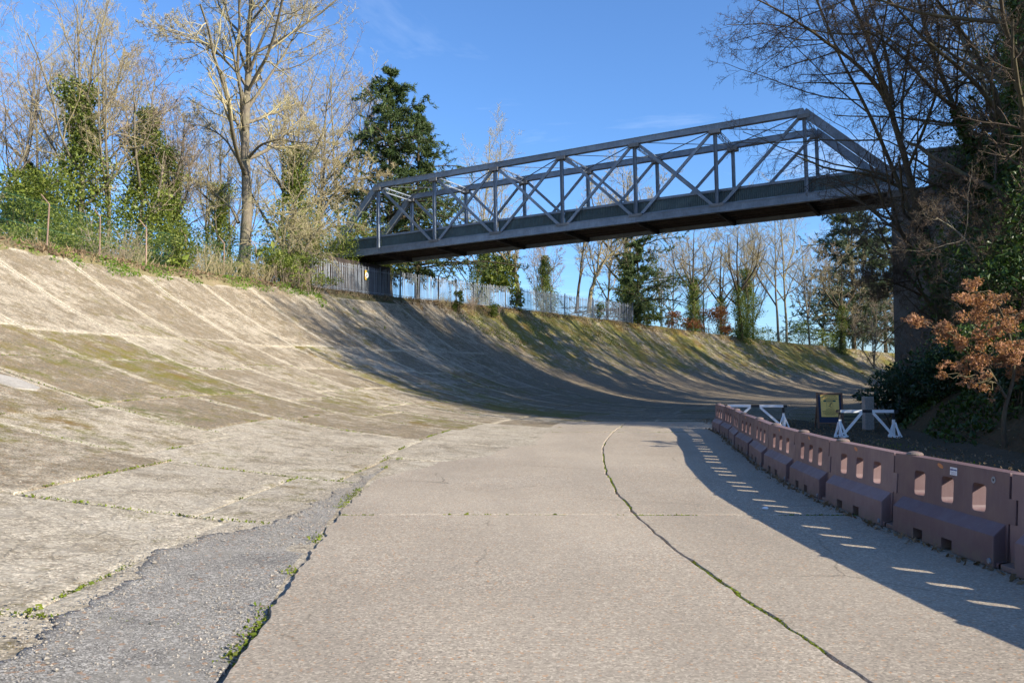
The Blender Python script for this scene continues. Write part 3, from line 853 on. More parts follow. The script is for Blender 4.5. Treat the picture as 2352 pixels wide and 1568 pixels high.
# ------------------------------------------------------------------ plastic barriers
BJ = [(4.72, 2.85), (4.50, 4.95), (4.40, 7.08), (4.37, 9.15), (4.45, 11.22), (4.68, 13.25), (4.98, 15.55), (5.42, 17.95), (5.78, 20.4), (6.2, 22.5), (6.5, 24.65), (6.77, 26.75)]
BLEN = 2.1
def wall_th(z): return .105 - .03 * (z - .36) / .46      # half thickness of the upper wall
def rrect(cx, cz, w, h, r, n=3):
    P = []
    for qx, qz, a0 in ((1, 1, 0), (-1, 1, 90), (-1, -1, 180), (1, -1, 270)):
        for i in range(n + 1):
            a = math.radians(a0 + 90 * i / n)
            P.append((cx + qx * (w / 2 - r) + r * math.cos(a), cz + qz * (h / 2 - r) + r * math.sin(a)))
    return P
def barrier_body(L):
    """x runs from the far end (0) to the near end (L); +y is the road side"""
    m = MB()
    TH0, TH1 = .385, .60                # tongue heights
    holes = [(.27 * L, .550), (.525 * L, .550), (.78 * L, .550)]
    hw, hh, hr = .215, .25, .04
    def face(poly):                     # both skins of the wall
        n = len(poly)
        m.add([(x, wall_th(z), z) for x, z in poly], [tuple(range(n))])
        m.add([(x, -wall_th(z), z) for x, z in poly], [tuple(range(n - 1, -1, -1))])
    def strip(p, q):                    # wall thickness along an outline edge
        m.add([(p[0], wall_th(p[1]), p[1]), (q[0], wall_th(q[1]), q[1]), (q[0], -wall_th(q[1]), q[1]), (p[0], -wall_th(p[1]), p[1])], [(0, 1, 2, 3)])
    xs = [0.012] + [h[0] - .19 for h in holes] + [holes[-1][0] + .19, L - .012]
    xs = [.012, holes[0][0] - .19, holes[0][0] + .19, holes[1][0] - .19, holes[1][0] + .19, holes[2][0] - .19, holes[2][0] + .19, L - .012]
    zlo, zhi, zt = .385, .70, .82
    # far end column (notched), near end column (tongue)
    face([(.012, TH1), (xs[1], TH1), (xs[1], zt), (.012, zt)]); face([(.105, TH0), (xs[1], TH0), (xs[1], TH1), (.105, TH1)]); face([(.012, .25), (xs[1], .25), (xs[1], TH0), (.012, TH0)])
    face([(xs[6], TH1), (L - .012, TH1), (L - .012, zt), (xs[6], zt)]); face([(xs[6], TH0), (L + .085, TH0), (L + .085, TH1), (xs[6], TH1)]); face([(xs[6], .25), (L - .012, .25), (L - .012, TH0), (xs[6], TH0)])
    for i in range(1, 6):
        a, b = xs[i], xs[i + 1]
        face([(a, zhi), (b, zhi), (b, zt), (a, zt)]); face([(a, .25), (b, .25), (b, zlo), (a, zlo)])
        if i % 2 == 0: face([(a, zlo), (b, zlo), (b, zhi), (a, zhi)])
    for cx, cz in holes:
        ring = rrect(cx, cz, hw, hh, hr)
        n = len(ring)
        x0, x1, z0, z1 = cx - .19, cx + .19, zlo, zhi
        outer = []
        for q, (x, z) in enumerate(ring):
            k = q // 4; i = q % 4
            cxr, czr = ((x1, z1), (x0, z1), (x0, z0), (x1, z0))[k]
            outer.append((cxr, czr))
        for s in (1, -1):
            V = [(x, s * wall_th(z), z) for x, z in ring] + [(x, s * wall_th(z), z) for x, z in outer]
            F = []
            for q in range(n):
                r_ = (q + 1) % n
                f = (q, r_, n + r_, n + q) if outer[q] != outer[r_] else (q, r_, n + q)
                F.append(f if s > 0 else f[::-1])
            m.add(V, F)
        for q in range(n):
            r_ = (q + 1) % n
            m.add([(ring[q][0], wall_th(ring[q][1]), ring[q][1]), (ring[r_][0], wall_th(ring[r_][1]), ring[r_][1]), (ring[r_][0], -wall_th(ring[r_][1]), ring[r_][1]), (ring[q][0], -wall_th(ring[q][1]), ring[q][1])], [(0, 1, 2, 3)])
    for p, q in (((.012, zt), (L - .012, zt)), ((.012, TH1), (.012, zt)), ((.012, TH1), (.105, TH1)), ((.105, TH0), (.105, TH1)), ((.012, TH0), (.105, TH0)), ((.012, .06), (.012, TH0)),
                 ((L - .012, TH1), (L - .012, zt)), ((L - .012, TH1), (L + .085, TH1)), ((L + .085, TH0), (L + .085, TH1)), ((L - .012, TH0), (L + .085, TH0)), ((L - .012, .06), (L - .012, TH0))):
        strip(p, q)
    # splayed base on both sides with fork pockets
    b0, b1 = .22, L - .05
    for s in (1, -1):
        yo, yi = .225, wall_th(.36)
        y_ = lambda v: v * s
        segs = [(b0, .36 * L - .09, 0), (.36 * L - .09, .36 * L + .09, .11), (.36 * L + .09, .62 * L - .09, 0), (.62 * L - .09, .62 * L + .09, .11), (.62 * L + .09, b1, 0)]
        for a, b, z0 in segs:
            yz = yo - .01 * z0 / .27; m.add([(a, y_(yz), z0), (b, y_(yz), z0), (b, y_(yo - .01), .27), (a, y_(yo - .01), .27)], [(0, 1, 2, 3)])
            if z0: m.add([(a, y_(yo), z0), (b, y_(yo), z0), (b, y_(.02), z0), (a, y_(.02), z0)], [(0, 1, 2, 3)]); m.add([(a, y_(yo), 0), (a, y_(yo), z0), (a, y_(.02), z0), (a, y_(.02), 0)], [(0, 1, 2, 3)]); m.add([(b, y_(yo), 0), (b, y_(yo), z0), (b, y_(.02), z0), (b, y_(.02), 0)], [(0, 1, 2, 3)])
        m.add([(b0, y_(yo - .01), .27), (b1, y_(yo - .01), .27), (b1, y_(yi - .004), .375), (b0, y_(yi - .004), .375)], [(0, 1, 2, 3)])
        for x in (b0, b1):
            m.add([(x, y_(yo), 0), (x, y_(yo - .01), .27), (x, y_(yi - .004), .375), (x, y_(0), .375), (x, y_(0), 0)], [(0, 1, 2, 3, 4)])
        for a, b in ((.012, b0), (b1, L - .012)):        # low plinth at the ends
            m.add([(a, y_(.2), 0), (b, y_(.2), 0), (b, y_(.2), .045), (a, y_(.2), .045)], [(0, 1, 2, 3)])
            m.add([(a, y_(.2), .045), (b, y_(.2), .045), (b, y_(.05), .07), (a, y_(.05), .07)], [(0, 1, 2, 3)])
        # ends of the lower wall skins down to the plinth
        for a, b in ((.012, b0), (b1, L - .012)):
            m.add([(a, y_(wall_th(.25)), .25), (b, y_(wall_th(.25)), .25), (b, y_(.11), .05), (a, y_(.11), .05)], [(0, 1, 2, 3)])
    me = m.mesh("body")
    bm = bmesh.new(); bm.from_mesh(me)
    bmesh.ops.remove_doubles(bm, verts=bm.verts, dist=2e-4)
    bmesh.ops.recalc_face_normals(bm, faces=bm.faces)
    es = [e for e in bm.edges if len(e.link_faces) == 2 and e.calc_face_angle(0) > .6]
    bmesh.ops.bevel(bm, geom=es, offset=.008, segments=2, affect='EDGES', profile=.6)
    bm.to_mesh(me); bm.free()
    return me
body_me = barrier_body(BLEN); body_me.materials.append(M['plastic'])
cap = MB()
prof = [(.085, 0), (.088, .012), (.07, .03), (.03, .042)]
for (ra, za), (rb, zb) in zip(prof, prof[1:]): cap.cyl((0, 0, za), (0, 0, zb), ra, rb, 20)
cap_me = cap.mesh("filler_cap"); cap_me.materials.append(M['plastic'])
glow = MB(); glow.prism([(.052 * math.cos(a), .021 * math.sin(a)) for a in np.linspace(0, 2 * math.pi, 25)[:-1]], 0, .003)  # oval disc painted as sunlight glowing through the barrier wall
glow_me = glow.mesh("sun_glow_oval"); glow_me.materials.append(M['orange'])
drn = MB(); drn.cyl((0, 0, 0), (0, 0, .012), .026, .022, 14)
drn_me = drn.mesh("drain_plug"); drn_me.materials.append(M['galv'])
place_words = ["maroon plastic barrier standing just outside the right edge, nearest of all",
    "maroon plastic barrier cut off by the right edge of the picture",
    "large maroon plastic barrier with a white sticker and a round badge",
    "maroon plastic barrier just beyond the one with the white sticker",
    "fourth maroon barrier from the near end of the row, slightly turned",
    "fifth maroon barrier from the near end of the row, in front of the notice board",
    "sixth maroon barrier from the near end of the curving row",
    "seventh maroon barrier from the near end of the curving row",
    "narrow-looking maroon barrier turned edge-on, third from the far end of the row",
    "second maroon barrier from the far end of the row",
    "farthest maroon barrier at the end of the row beside the white trestle rail"]
for i in range(11):
    a, b = np.array(BJ[i + 1]), np.array(BJ[i])           # far joint, near joint
    d = b - a; L = np.linalg.norm(d); ang_ = math.atan2(d[1], d[0])
    # local +y must point to the road (left, -X): x axis runs towards the camera, so mirror with a half turn about z is not needed
    e = empty("plastic_barrier", (a[0], a[1], float(rise(a[1])) + .002), ang_)
    tag(e, place_words[i], "barrier", "maroon plastic barriers in the curving row")
    e.rotation_euler = (0, -math.atan2(float(rise(b[1]) - rise(a[1])), L), ang_)
    o = link("body", body_me, None, e); o.scale = (L / BLEN, -1, 1)
    link("filler_cap", cap_me, None, e, (.30 * L / BLEN, 0, .82))
    o = link("sun_glow_oval", glow_me, None, e, (.46 * L, -wall_th(.775) - .001, .772)); o.rotation_euler = (math.pi / 2, 0.25, 0)
    o = link("drain_plug", drn_me, None, e, (L - .10, -.225, .05)); o.rotation_euler = (math.pi / 2, 0, 0)
    if i == 2:
        s = empty("sticker", (.575 * L, -wall_th(.74) - .002, .742)); s.parent = e; s.rotation_euler = (math.pi / 2 - .06, 0, 0)
        m = MB(); m.box((0, 0, 0), (.12, .075, .002)); link("sticker_sheet", m.mesh("sticker_sheet"), M['signwhite'], s)
        link("lettering", text_mesh("safecrete", .030, .0008, bold=.0006), M['blueink'], s, (0, .016, .0022))
        m = MB()
        for q in range(3): m.box((0, -.008 - q * .011, .0016), (.10 - q * .012, .003, .001))
        link("small_print", m.mesh("small_print"), M['blueink'], s)
        s2 = empty("badge", (.885 * L, -wall_th(.735) - .001, .735)); s2.parent = e; s2.rotation_euler = (math.pi / 2 - .06, 0, 0)
        m = MB(); m.cyl((0, 0, 0), (0, 0, .003), .030, .030, 20); link("badge_disc", m.mesh("badge_disc"), M['galv'], s2)
        m = MB(); m.prism([(-.014, .014), (-.006, .008), (.006, .008), (.014, .014), (.010, -.004), (0, -.016), (-.010, -.004)], .0032, .0042); link("badge_mark", m.mesh("badge_mark"), M['ink'], s2)

# ------------------------------------------------------------------ white and black trestles
def trestle(loc, rz, label, sx=1.0):
    e = empty("trestle_barrier", loc, rz); tag(e, label, "trestle", "white and black trestle barriers")
    def bx(name, c, s, mat, ax=None):
        m = MB(); m.box(c, s, ax); return m.build(name, mat, e, bevel=.004)
    P = .755 * sx; zt = .745
    for s in (-1, 1):
        bx("rail_board", (s * (.14 + P) / 2, 0, zt), (P - .14, .035, .085), M['white'])
        bx("rail_end", (s * (P + .06), 0, zt), (.115, .034, .083), M['black'])
        bx("post_top", (s * P, .042, zt - .10), (.075, .045, .27), M['black'])
        bx("post", (s * P, .042, (zt - .235) / 2), (.075, .045, zt - .235), M['white'])
        m = MB(); m.bar((s * .16, -.026, zt - .045), (s * (P - .07), -.026, .09), .016, .075, (0, 1, 0)); m.build("brace", M['white'], e)
        bx("foot", (s * P, .042, .03), (.09, .62, .06), M['white'])
        for q in (-1, 1):
            m = MB(); m.bar((s * P + .04 * s, .042 + q * .03, .42), (s * P + .04 * s, .042 + q * .27, .06), .03, .05, (1, 0, 0)); m.build("foot_strut", M['white'], e)
        m = MB(); m.bar((s * (P + .02), .02, .40), (s * (P + .18), -.02, .03), .03, .05, (0, 1, 0)); m.build("side_strut", M['white'], e)
        m = MB(); m.bar((s * (P - .02), .02, .40), (s * (P - .16), -.02, .03), .03, .05, (0, 1, 0)); m.build("side_strut", M['white'], e)
        m = MB(); m.bar((s * P - .2, -.03, .03), (s * P + .2, -.03, .03), .04, .045, (0, 1, 0)); m.build("foot_board", M['white'], e)
    bx("rail_centre", (0, 0, zt), (.275, .034, .083), M['black'])
    return e
def flat(x, d): return ((x - 1176) / FPX * d, d, float(rise(d)) - .01)
trestle(flat(1989, 23.3), -.04, "front white and black trestle standing clear behind the barriers")
trestle(flat(1733, 27.6), -.30, "rear white and black trestle half hidden behind the far barriers", 1.2)

# ------------------------------------------------------------------ notice board
nb = empty("notice_board", flat(1906, 27.4), -.10); tag(nb, "leaning A-frame notice board with yellow poster on navy panel", "notice board")
lean = .14
AX = (np.array([1, 0, 0.]), np.array([0, math.cos(lean), -math.sin(lean)]), np.array([0, math.sin(lean), math.cos(lean)]))
def nbx(name, c, s, mat, par=nb, bev=.004):
    c = AX[0] * c[0] + AX[1] * c[1] + AX[2] * c[2]
    m = MB(); m.box(c, s, AX); return m.build(name, mat, par, bevel=bev)
for s in (-1, 1): nbx("stile", (s * .405, 0, .60), (.055, .05, 1.2), M['wood'])
nbx("top_rail", (0, 0, 1.165), (.75, .045, .06), M['wood']); nbx("bottom_rail", (0, 0, .17), (.75, .045, .05), M['wood'])
panel = nbx("panel", (0, .012, .665), (.748, .02, .935), M['navy'])
poster = nbx("poster", (.005, -.003, .755), (.60, .004, .74), M['yellow'], bev=0)
for s in (-1, 1):
    m = MB(); m.bar((s * .36, .19, 1.12), (s * .36, .62, .0), .05, .045, (1, 0, 0)); m.build("back_leg", M['wood'], nb)
PM = Matrix((Vector(AX[0]), Vector(AX[2]), Vector(-AX[1]))).transposed().to_4x4()
def pm_at(x, z, y=-.0065):
    c = AX[0] * x + AX[1] * y + AX[2] * z
    M4 = PM.copy(); M4.translation = Vector(c); return M4
def ptext(txt, size, x, z, bold=0.0):
    o = link("lettering", text_mesh(txt, size, .0004, bold=bold), M['ink'], poster); o.matrix_local = pm_at(x, z); return o
ptext("1907 Brooklands Race Track", .043, .005, 1.045, .001)
def pbars(zs, name="small_print"):
    m = MB()
    for z, w, h in zs: m.box((0, z, 0), (w, h, .0006))
    o = link(name, m.mesh(name), M['ink'], poster); o.matrix_local = pm_at(.005, 0)
pbars([(1.095, .42, .012), (.995, .52, .014)])
pbars([(.640, .26, .008), (.622, .30, .010), (.575, .53, .011)])
pbars([(.55 - .018 * q, (.50, .34, .49, .50, .38, .51, .30)[q], .006) for q in range(7)])
m = MB(); m.box((0, 0, 0), (.40, .055, .001)); o = link("title_bar", m.mesh("title_bar"), M['dkgreen'], poster); o.matrix_local = pm_at(0, .925, -.0060)
m = MB(); m.box((0, 0, 0), (.22, .016, .0006)); o = link("title_print", m.mesh("title_print"), M['yellow'], poster); o.matrix_local = pm_at(0, .925, -.0072)
m = MB()
for a, b in (((-.10, .10), (.10, .10)), ((-.10, -.08), (.10, -.08)), ((-.10, -.08), (-.10, .10)), ((.10, -.08), (.10, .10))): m.bar((*a, 0), (*b, 0), .0006, .006, (0, 0, 1))
for a, b, w in (((-.045, -.03), (.01, .0), .018), ((.01, .0), (.035, .045), .022), ((.035, .045), (.07, .08), .012), ((.03, .03), (-.02, .055), .012), ((-.01, -.01), (.03, -.05), .016), ((.03, -.05), (.05, -.055), .014)): m.bar((*a, 0), (*b, 0), .0006, w, (0, 0, 1))
m.prism([(.022 * math.cos(q) + .045, .022 * math.sin(q) + .07) for q in np.linspace(0, 6.28, 13)[:-1]], -.0003, .0003)
o = link("warning_pictogram", m.mesh("warning_pictogram"), M['ink'], poster); o.matrix_local = pm_at(0, .77)

# concrete gatepost and slim iron stake
gp = flat(1991, 26.6)
m = MB(); m.prism([(-.15, -.13), (.15, -.13), (.15, .13), (-.15, .13)], 0, 1.08)
tag(m.build("concrete_post", M['abut'], None, gp, bevel=.02), "weathered square concrete post behind the front trestle", "post")
m = MB(); m.box((0, 0, .55), (.075, .075, 1.1)); m.box((0, 0, 1.115), (.10, .10, .03))
tag(m.build("iron_stake", M['rustpost'], None, tuple(np.array(at(2013, 903, 29.5)) - [0, 0, .75]), bevel=.006), "slim dark rusty stake by the rhododendron bush", "stake")

# ------------------------------------------------------------------ plants: vectorised growth
def nrm(v): return v / np.maximum(np.linalg.norm(v, axis=-1, keepdims=True), 1e-9)
def grow(start, d, L, n, noise, up, g, droop=0.0):
    """polylines (B,n,3) from start points along unit directions d with lengths L"""
    B = len(start)
    P = np.zeros((B, n, 3)); P[:, 0] = start
    d = nrm(d)
    st = (L / (n - 1))[:, None]
    for i in range(1, n):
        d = nrm(d + g.normal(0, noise, (B, 3)) + np.array([0, 0, up - droop * i / n]))
        P[:, i] = P[:, i - 1] + d * st
    return P
def kids(P, R, L, n_per, t0, t1, ang, asd, lf, npts, rf, noise, up, g, droop=0.0, shape=.55, rmin=.006, minL=.15, az0=None):
    B, n, _ = P.shape
    par = np.repeat(np.arange(B), n_per)
    q = np.tile(np.arange(n_per), B)
    t = t0 + (t1 - t0) * (q + g.random(B * n_per)) / n_per
    x = t * (n - 1); i = np.minimum(x.astype(int), n - 2); f = (x - i)[:, None]
    a, b = P[par, i], P[par, i + 1]
    pos = a * (1 - f) + b * f
    T = nrm(b - a)
    r = R[par, i] * (1 - f[:, 0]) + R[par, i + 1] * f[:, 0]
    ref = np.where(np.abs(T[:, 2:3]) > .9, np.array([[1.0, 0, 0]]), np.array([[0, 0, 1.0]]))
    u = nrm(np.cross(T, ref)); v = np.cross(T, u)
    az = q * 2.39996 + g.random(B)[par] * 6.28 + g.normal(0, .5, len(q))
    an = np.radians(ang + g.normal(0, asd, len(q)))[:, None]
    D = np.cos(an) * T + np.sin(an) * (np.cos(az)[:, None] * u + np.sin(az)[:, None] * v)
    LL = np.maximum(L[par] * lf * (1 - shape * t) * g.uniform(.65, 1.3, len(q)), minL)
    PP = grow(pos, D, LL, npts, noise, up, g, droop)
    r0 = np.maximum(np.minimum(r * rf, LL * .028 + rmin), rmin)
    RR = r0[:, None] * np.linspace(1, .35, npts)[None]
    return PP, np.maximum(RR, rmin * .55), LL
def tube_geo(P, R, sides):
    B, n, _ = P.shape
    T = nrm(np.gradient(P, axis=1))
    D = nrm(P[:, -1] - P[:, 0])
    ref = np.where(np.abs(D[:, 2:3]) > .8, np.array([[1.0, .2, 0]]), np.array([[.1, .2, 1.0]]))[:, None, :]
    u = nrm(np.cross(T, np.broadcast_to(ref, T.shape))); v = np.cross(T, u)
    a = np.arange(sides) * 2 * math.pi / sides
    V = P[:, :, None] + R[:, :, None, None] * (np.cos(a)[None, None, :, None] * u[:, :, None] + np.sin(a)[None, None, :, None] * v[:, :, None])
    base = (np.arange(B) * n * sides)[:, None, None]
    i = np.arange(n - 1)[None, :, None] * sides; j = np.arange(sides)[None, None, :]; k = (j + 1) % sides
    F = np.stack(np.broadcast_arrays(base + i + j, base + i + k, base + i + sides + k, base + i + sides + j), -1).reshape(-1, 4)
    return V.reshape(-1, 3), F
def tubes(parts, name, smooth=True):
    Vs, Fs, o = [], [], 0
    for P, R, s in parts:
        if not len(P): continue
        V, F = tube_geo(P, R, s); Vs.append(V); Fs.append(F + o); o += len(V)
    return np_mesh(name, np.concatenate(Vs), np.concatenate(Fs), smooth)
def leaf_mesh(C, size, g, name="foliage", asp=.55, flat_=0.0, sd=.35, dirs=None):
    n = len(C)
    a = g.normal(0, 1, (n, 3)) if dirs is None else nrm(dirs) + g.normal(0, .45, (n, 3))
    a = nrm(a)
    nn = nrm(g.normal(0, 1, (n, 3)) + np.array([0, 0, flat_]))
    b = nrm(np.cross(a, nn)); nn = np.cross(a, b)
    s = (size * np.exp(g.normal(0, sd, n)))[:, None]
    V = np.stack([C - a * s * .5, C + b * s * asp * .5 + nn * s * .12, C + a * s * .5, C - b * s * asp * .5 + nn * s * .12], 1).reshape(-1, 3)
    i = np.arange(n)[:, None] * 4 + np.arange(4)[None]
    return np_mesh(name, V, i)
def resample(pts, r0, r1, n, g=None, wob=0.0):
    pts = np.asarray(pts, float)
    seg = np.concatenate([[0], np.cumsum(np.linalg.norm(np.diff(pts, axis=0), axis=1))])
    s = np.linspace(0, seg[-1], n)
    P = np.stack([np.interp(s, seg, pts[:, k]) for k in range(3)], 1)
    if n > 6:
        Q = P.copy()
        for _ in range(2): Q[1:-1] = (Q[:-2] + 2 * Q[1:-1] + Q[2:]) / 4
        P = Q
    if g is not None and wob: P[1:-1] += g.normal(0, wob, (n - 2, 3))
    t = np.linspace(0, 1, n)
    R = r0 + (r1 - r0) * t ** .8
    return P[None], R[None], np.array([seg[-1]])

LEVELS = {
 'big':   [dict(n_per=15, t0=.30, t1=1.0, ang=52, asd=10, lf=.46, npts=9, rf=.55, noise=.11, up=.07, shape=.45),
           dict(n_per=8, t0=.18, t1=1.0, ang=44, asd=12, lf=.42, npts=6, rf=.6, noise=.15, up=.05),
           dict(n_per=6, t0=.15, t1=1.0, ang=42, asd=14, lf=.48, npts=5, rf=.6, noise=.17, up=.04),
           dict(n_per=5, t0=.12, t1=1.0, ang=40, asd=15, lf=.55, npts=4, rf=.7, noise=.2, up=.03)],
 'mid':   [dict(n_per=13, t0=.28, t1=1.0, ang=45, asd=10, lf=.44, npts=7, rf=.55, noise=.12, up=.10, shape=.45),
           dict(n_per=7, t0=.18, t1=1.0, ang=42, asd=12, lf=.45, npts=5, rf=.6, noise=.15, up=.07),
           dict(n_per=6, t0=.15, t1=1.0, ang=40, asd=14, lf=.5, npts=4, rf=.65, noise=.18, up=.05),
           dict(n_per=4, t0=.15, t1=1.0, ang=38, asd=15, lf=.6, npts=3, rf=.7, noise=.2, up=.04)],
 'spray': [dict(n_per=17, t0=.22, t1=1.0, ang=58, asd=10, lf=.42, npts=9, rf=.5, noise=.09, up=.02, shape=.35),
           dict(n_per=9, t0=.12, t1=1.0, ang=46, asd=10, lf=.42, npts=6, rf=.55, noise=.13, up=-.01),
           dict(n_per=7, t0=.12, t1=1.0, ang=45, asd=12, lf=.48, npts=5, rf=.6, noise=.15, up=-.01),
           dict(n_per=5, t0=.12, t1=1.0, ang=45, asd=14, lf=.5, npts=3, rf=.7, noise=.18, up=0)],
 'weep':  [dict(n_per=14, t0=.35, t1=1.0, ang=60, asd=15, lf=.6, npts=9, rf=.5, noise=.12, up=.08, droop=.35, shape=.3),
           dict(n_per=9, t0=.15, t1=1.0, ang=40, asd=14, lf=.5, npts=7, rf=.55, noise=.13, up=.02, droop=.3),
           dict(n_per=7, t0=.1, t1=1.0, ang=36, asd=14, lf=.55, npts=5, rf=.6, noise=.15, up=0, droop=.2)],
}
def woody(root, stems, kind, g, bark, twig, twr=.010, crown_name="crown", keep=None, dens=1.0):
    """stems: list of (points relative to root, r0, r1[, limb?]) ; builds trunk + crown meshes"""
    tr, cr, tips = [], [], []
    lv = LEVELS[kind]
    cur = []
    for st in stems:
        P, R, L = resample(st[0], st[1], st[2], 14, g, st[1] * .10)
        tr.append((P, R, 10))
        cur.append((P, R, L, st[3] if len(st) > 3 else 1.0))
    gen = []
    for P, R, L, sc in cur:
        kw = dict(lv[0]); kw['n_per'] = max(3, int(kw['n_per'] * sc * dens))
        gen.append(kids(P, R, L, g=g, rmin=twr * 2.2, **kw))
    PP = np.concatenate([x[0] for x in gen]); RR = np.concatenate([x[1] for x in gen]); LL = np.concatenate([x[2] for x in gen])
    tr.append((PP, RR, 6))
    for i, kw in enumerate(lv[1:]):
        last = i == len(lv) - 2
        PP, RR, LL = kids(PP, RR, LL, g=g, rmin=twr * (1.0 if last else 1.5), **kw)
        cr.append((PP, RR, 4 if i == 0 else 3))
    link("trunk", tubes(tr, "trunk"), bark, root)
    link(crown_name, tubes(cr, crown_name), twig, root)
    return tr, cr, PP
def ivy_on(root, stems, g, n, size, spread, matl, t0=0.0, t1=.7, name="ivy"):
    C = []
    for st in stems:
        P, R, L = resample(st[0], st[1], st[2], 30)
        t = t0 + (t1 - t0) * g.random(n // len(stems)) ** 1.15
        x = t * 29; i = np.minimum(x.astype(int), 28); f = (x - i)[:, None]
        p = P[0, i] * (1 - f) + P[0, i + 1] * f
        rr_ = R[0, i]
        clump = .55 + .75 * np.abs(np.sin(t * 23 + 1.3)) * np.abs(np.cos(t * 9.1))
        rad = rr_ + spread * clump * (1.12 - t) * np.sqrt(g.random(len(t))) * g.uniform(.5, 1.15, len(t))
        a = g.random(len(t)) * 6.283
        rad = rr_ + (rad - rr_) * (.55 + .75 * (vnoise(a * 1.1 + 3, t * 9) * .5 + .5))
        p = p + np.stack([np.cos(a) * rad, np.sin(a) * rad, g.normal(0, .12, len(t))], 1)
        C.append(p)
    return link(name, leaf_mesh(np.concatenate(C), size, g, name, .75, .3), matl, root)
def lump_points(lumps, n, g, fill=.45):
    """points in a set of ellipsoids (cx,cy,cz,rx,ry,rz), mostly near the skin, with holes"""
    w = np.array([l[3] * l[4] * l[5] for l in lumps]) ** .7; w /= w.sum()
    k = g.choice(len(lumps), n, p=w)
    Lm = np.array(lumps)[k]
    d = nrm(g.normal(0, 1, (n, 3)))
    r = np.where(g.random(n) < fill, g.random(n) ** .5, g.uniform(.82, 1.1, n))
    r = r * (1 + .16 * np.sin(d[:, 0] * 7 + k) * np.cos(d[:, 2] * 6 + k))
    return Lm[:, :3] + d * Lm[:, 3:6] * r[:, None]
def rand_lumps(w, dpt, h, n, g, r=.42):
    L = []
    for i in range(n):
        z = h * g.uniform(.12, .85)
        k = 1 - .45 * (z / h)
        L.append((g.uniform(-1, 1) * w * .5 * k, g.uniform(-1, 1) * dpt * .5 * k, z, w * r * g.uniform(.5, .9), dpt * r * g.uniform(.5, .9), h * g.uniform(.12, .24)))
    return L
def shrub(name, label, loc, w, dpt, h, g, matl, n, size, group=None, lumps=9, cat="shrub", asp=.5, bark=None):
    e = empty(name, loc); tag(e, label, cat, group)
    L = rand_lumps(w, dpt, h, lumps, g)
    link("foliage", leaf_mesh(lump_points(L, int(n * 2.4), g), size * .66, g, "foliage", asp, .35, .45), matl, e)
    # stems reach every lump
    P = np.stack([np.linspace((x * .15, y * .15, -.2), (x, y, z), 5) for x, y, z, *_ in L]); P[:, 1:-1] += g.normal(0, .05 * h, P[:, 1:-1].shape)
    link("stems", tubes([(P, np.repeat(np.linspace(.035, .012, 5)[None], len(L), 0), 5)], "stems"), bark or M['bark_dark'], e)
    return e
def thicket(name, label, loc, w, dpt, h, g, matl, nst=40, group=None, cat="shrub", tw=.008, lean=.25):
    """leafless multi-stemmed shrub"""
    e = empty(name, loc); tag(e, label, cat, group)
    s = np.stack([g.normal(0, w * .22, nst), g.normal(0, dpt * .22, nst), np.full(nst, -.15)], 1)
    D = nrm(np.stack([s[:, 0] * 1.2 / w + g.normal(0, lean, nst), s[:, 1] * 1.2 / dpt + g.normal(0, lean, nst), np.ones(nst)], 1))
    L = h * g.uniform(.5, 1.1, nst)
    P = grow(s, D, L, 7, .10, .05, g); R = np.linspace(1, .4, 7)[None] * g.uniform(tw, tw * 2, nst)[:, None]
    P2, R2, L2 = kids(P, R, L, 6, .25, 1, 35, 12, .4, 4, .7, .15, .05, g, rmin=tw * .8)
    P3, R3, L3 = kids(P2, R2, L2, 3, .2, 1, 35, 12, .5, 3, .7, .15, .03, g, rmin=tw * .7)
    link("stems", tubes([(P, R, 4)], "stems"), matl, e)
    link("twigs", tubes([(P2, R2, 3), (P3, R3, 3)], "twigs"), matl, e)
    return e
def gz(X, Y):
    th_, r_ = topol(X, Y)
    if r_ > 139.0:
        z = float(oldz(th_, min(r_, 140.0))) + .15
        return z - float(crest(th_) * .75 * smooth01((r_ - 165) / 140))
    if X > footx(Y): return float(hillz(np.array(X), np.array(Y)))
    return float(rise(Y)) - .02
def on_ray(x, d):
    """ground position at distance d under picture column x"""
    X = (x - 1176) / FPX * d
    return np.array([X, d, gz(X, d)])

def px_stem(pts, d, base, r0, r1, sc=1.0, dd=0.0):
    """stem traced by picture points at distance d (drifting by dd), relative to base"""
    n = len(pts)
    return (np.array([at(x, y, d + dd * i / max(1, n - 1)) for i, (x, y) in enumerate(pts)]) - base, r0, r1, sc)

# ---- the big bare tree left of the bridge
g = np.random.default_rng(101)
b0 = on_ray(561, 53)
e = empty("bare_tree", tuple(b0)); tag(e, "tallest bare tree on the left with thick trunk and spreading pale crown", "tree")
main = ([(0, 0, -.5)] + [tuple(at(x, y, 53) - b0) for x, y in ((562, 512), (568, 412), (560, 362), (567, 297), (572, 229), (571, 183), (566, 120), (572, 50), (580, -60), (590, -190))])
st = [(main, .46, .06, 1.3),
      px_stem([(570, 205), (534, 152), (495, 118), (450, 88), (400, 76), (354, 61)], 53, b0, .12, .02, 1.3, -3),
      px_stem([(569, 250), (610, 190), (650, 130), (690, 60), (715, -30)], 53, b0, .12, .02, 1.3, 3),
      px_stem([(565, 370), (585, 345), (603, 330), (640, 318), (690, 330), (735, 322)], 53, b0, .11, .02, 1.1, -3),
      px_stem([(562, 395), (535, 345), (510, 310), (470, 290), (430, 285)], 53, b0, .10, .02, .8, 3),
      px_stem([(571, 180), (590, 110), (630, 40), (650, -60), (660, -160)], 53, b0, .12, .02, 1.3, -2),
      px_stem([(569, 170), (540, 90), (515, 10), (490, -90)], 53, b0, .11, .02, 1.3, 2),
      px_stem([(548, 512), (535, 480), (500, 450), (470, 420)], 53, b0, .12, .02, .6, 1)]
woody(e, st, 'big', g, M['bark_grey'], M['twig_pale'], .0085, dens=1.05)

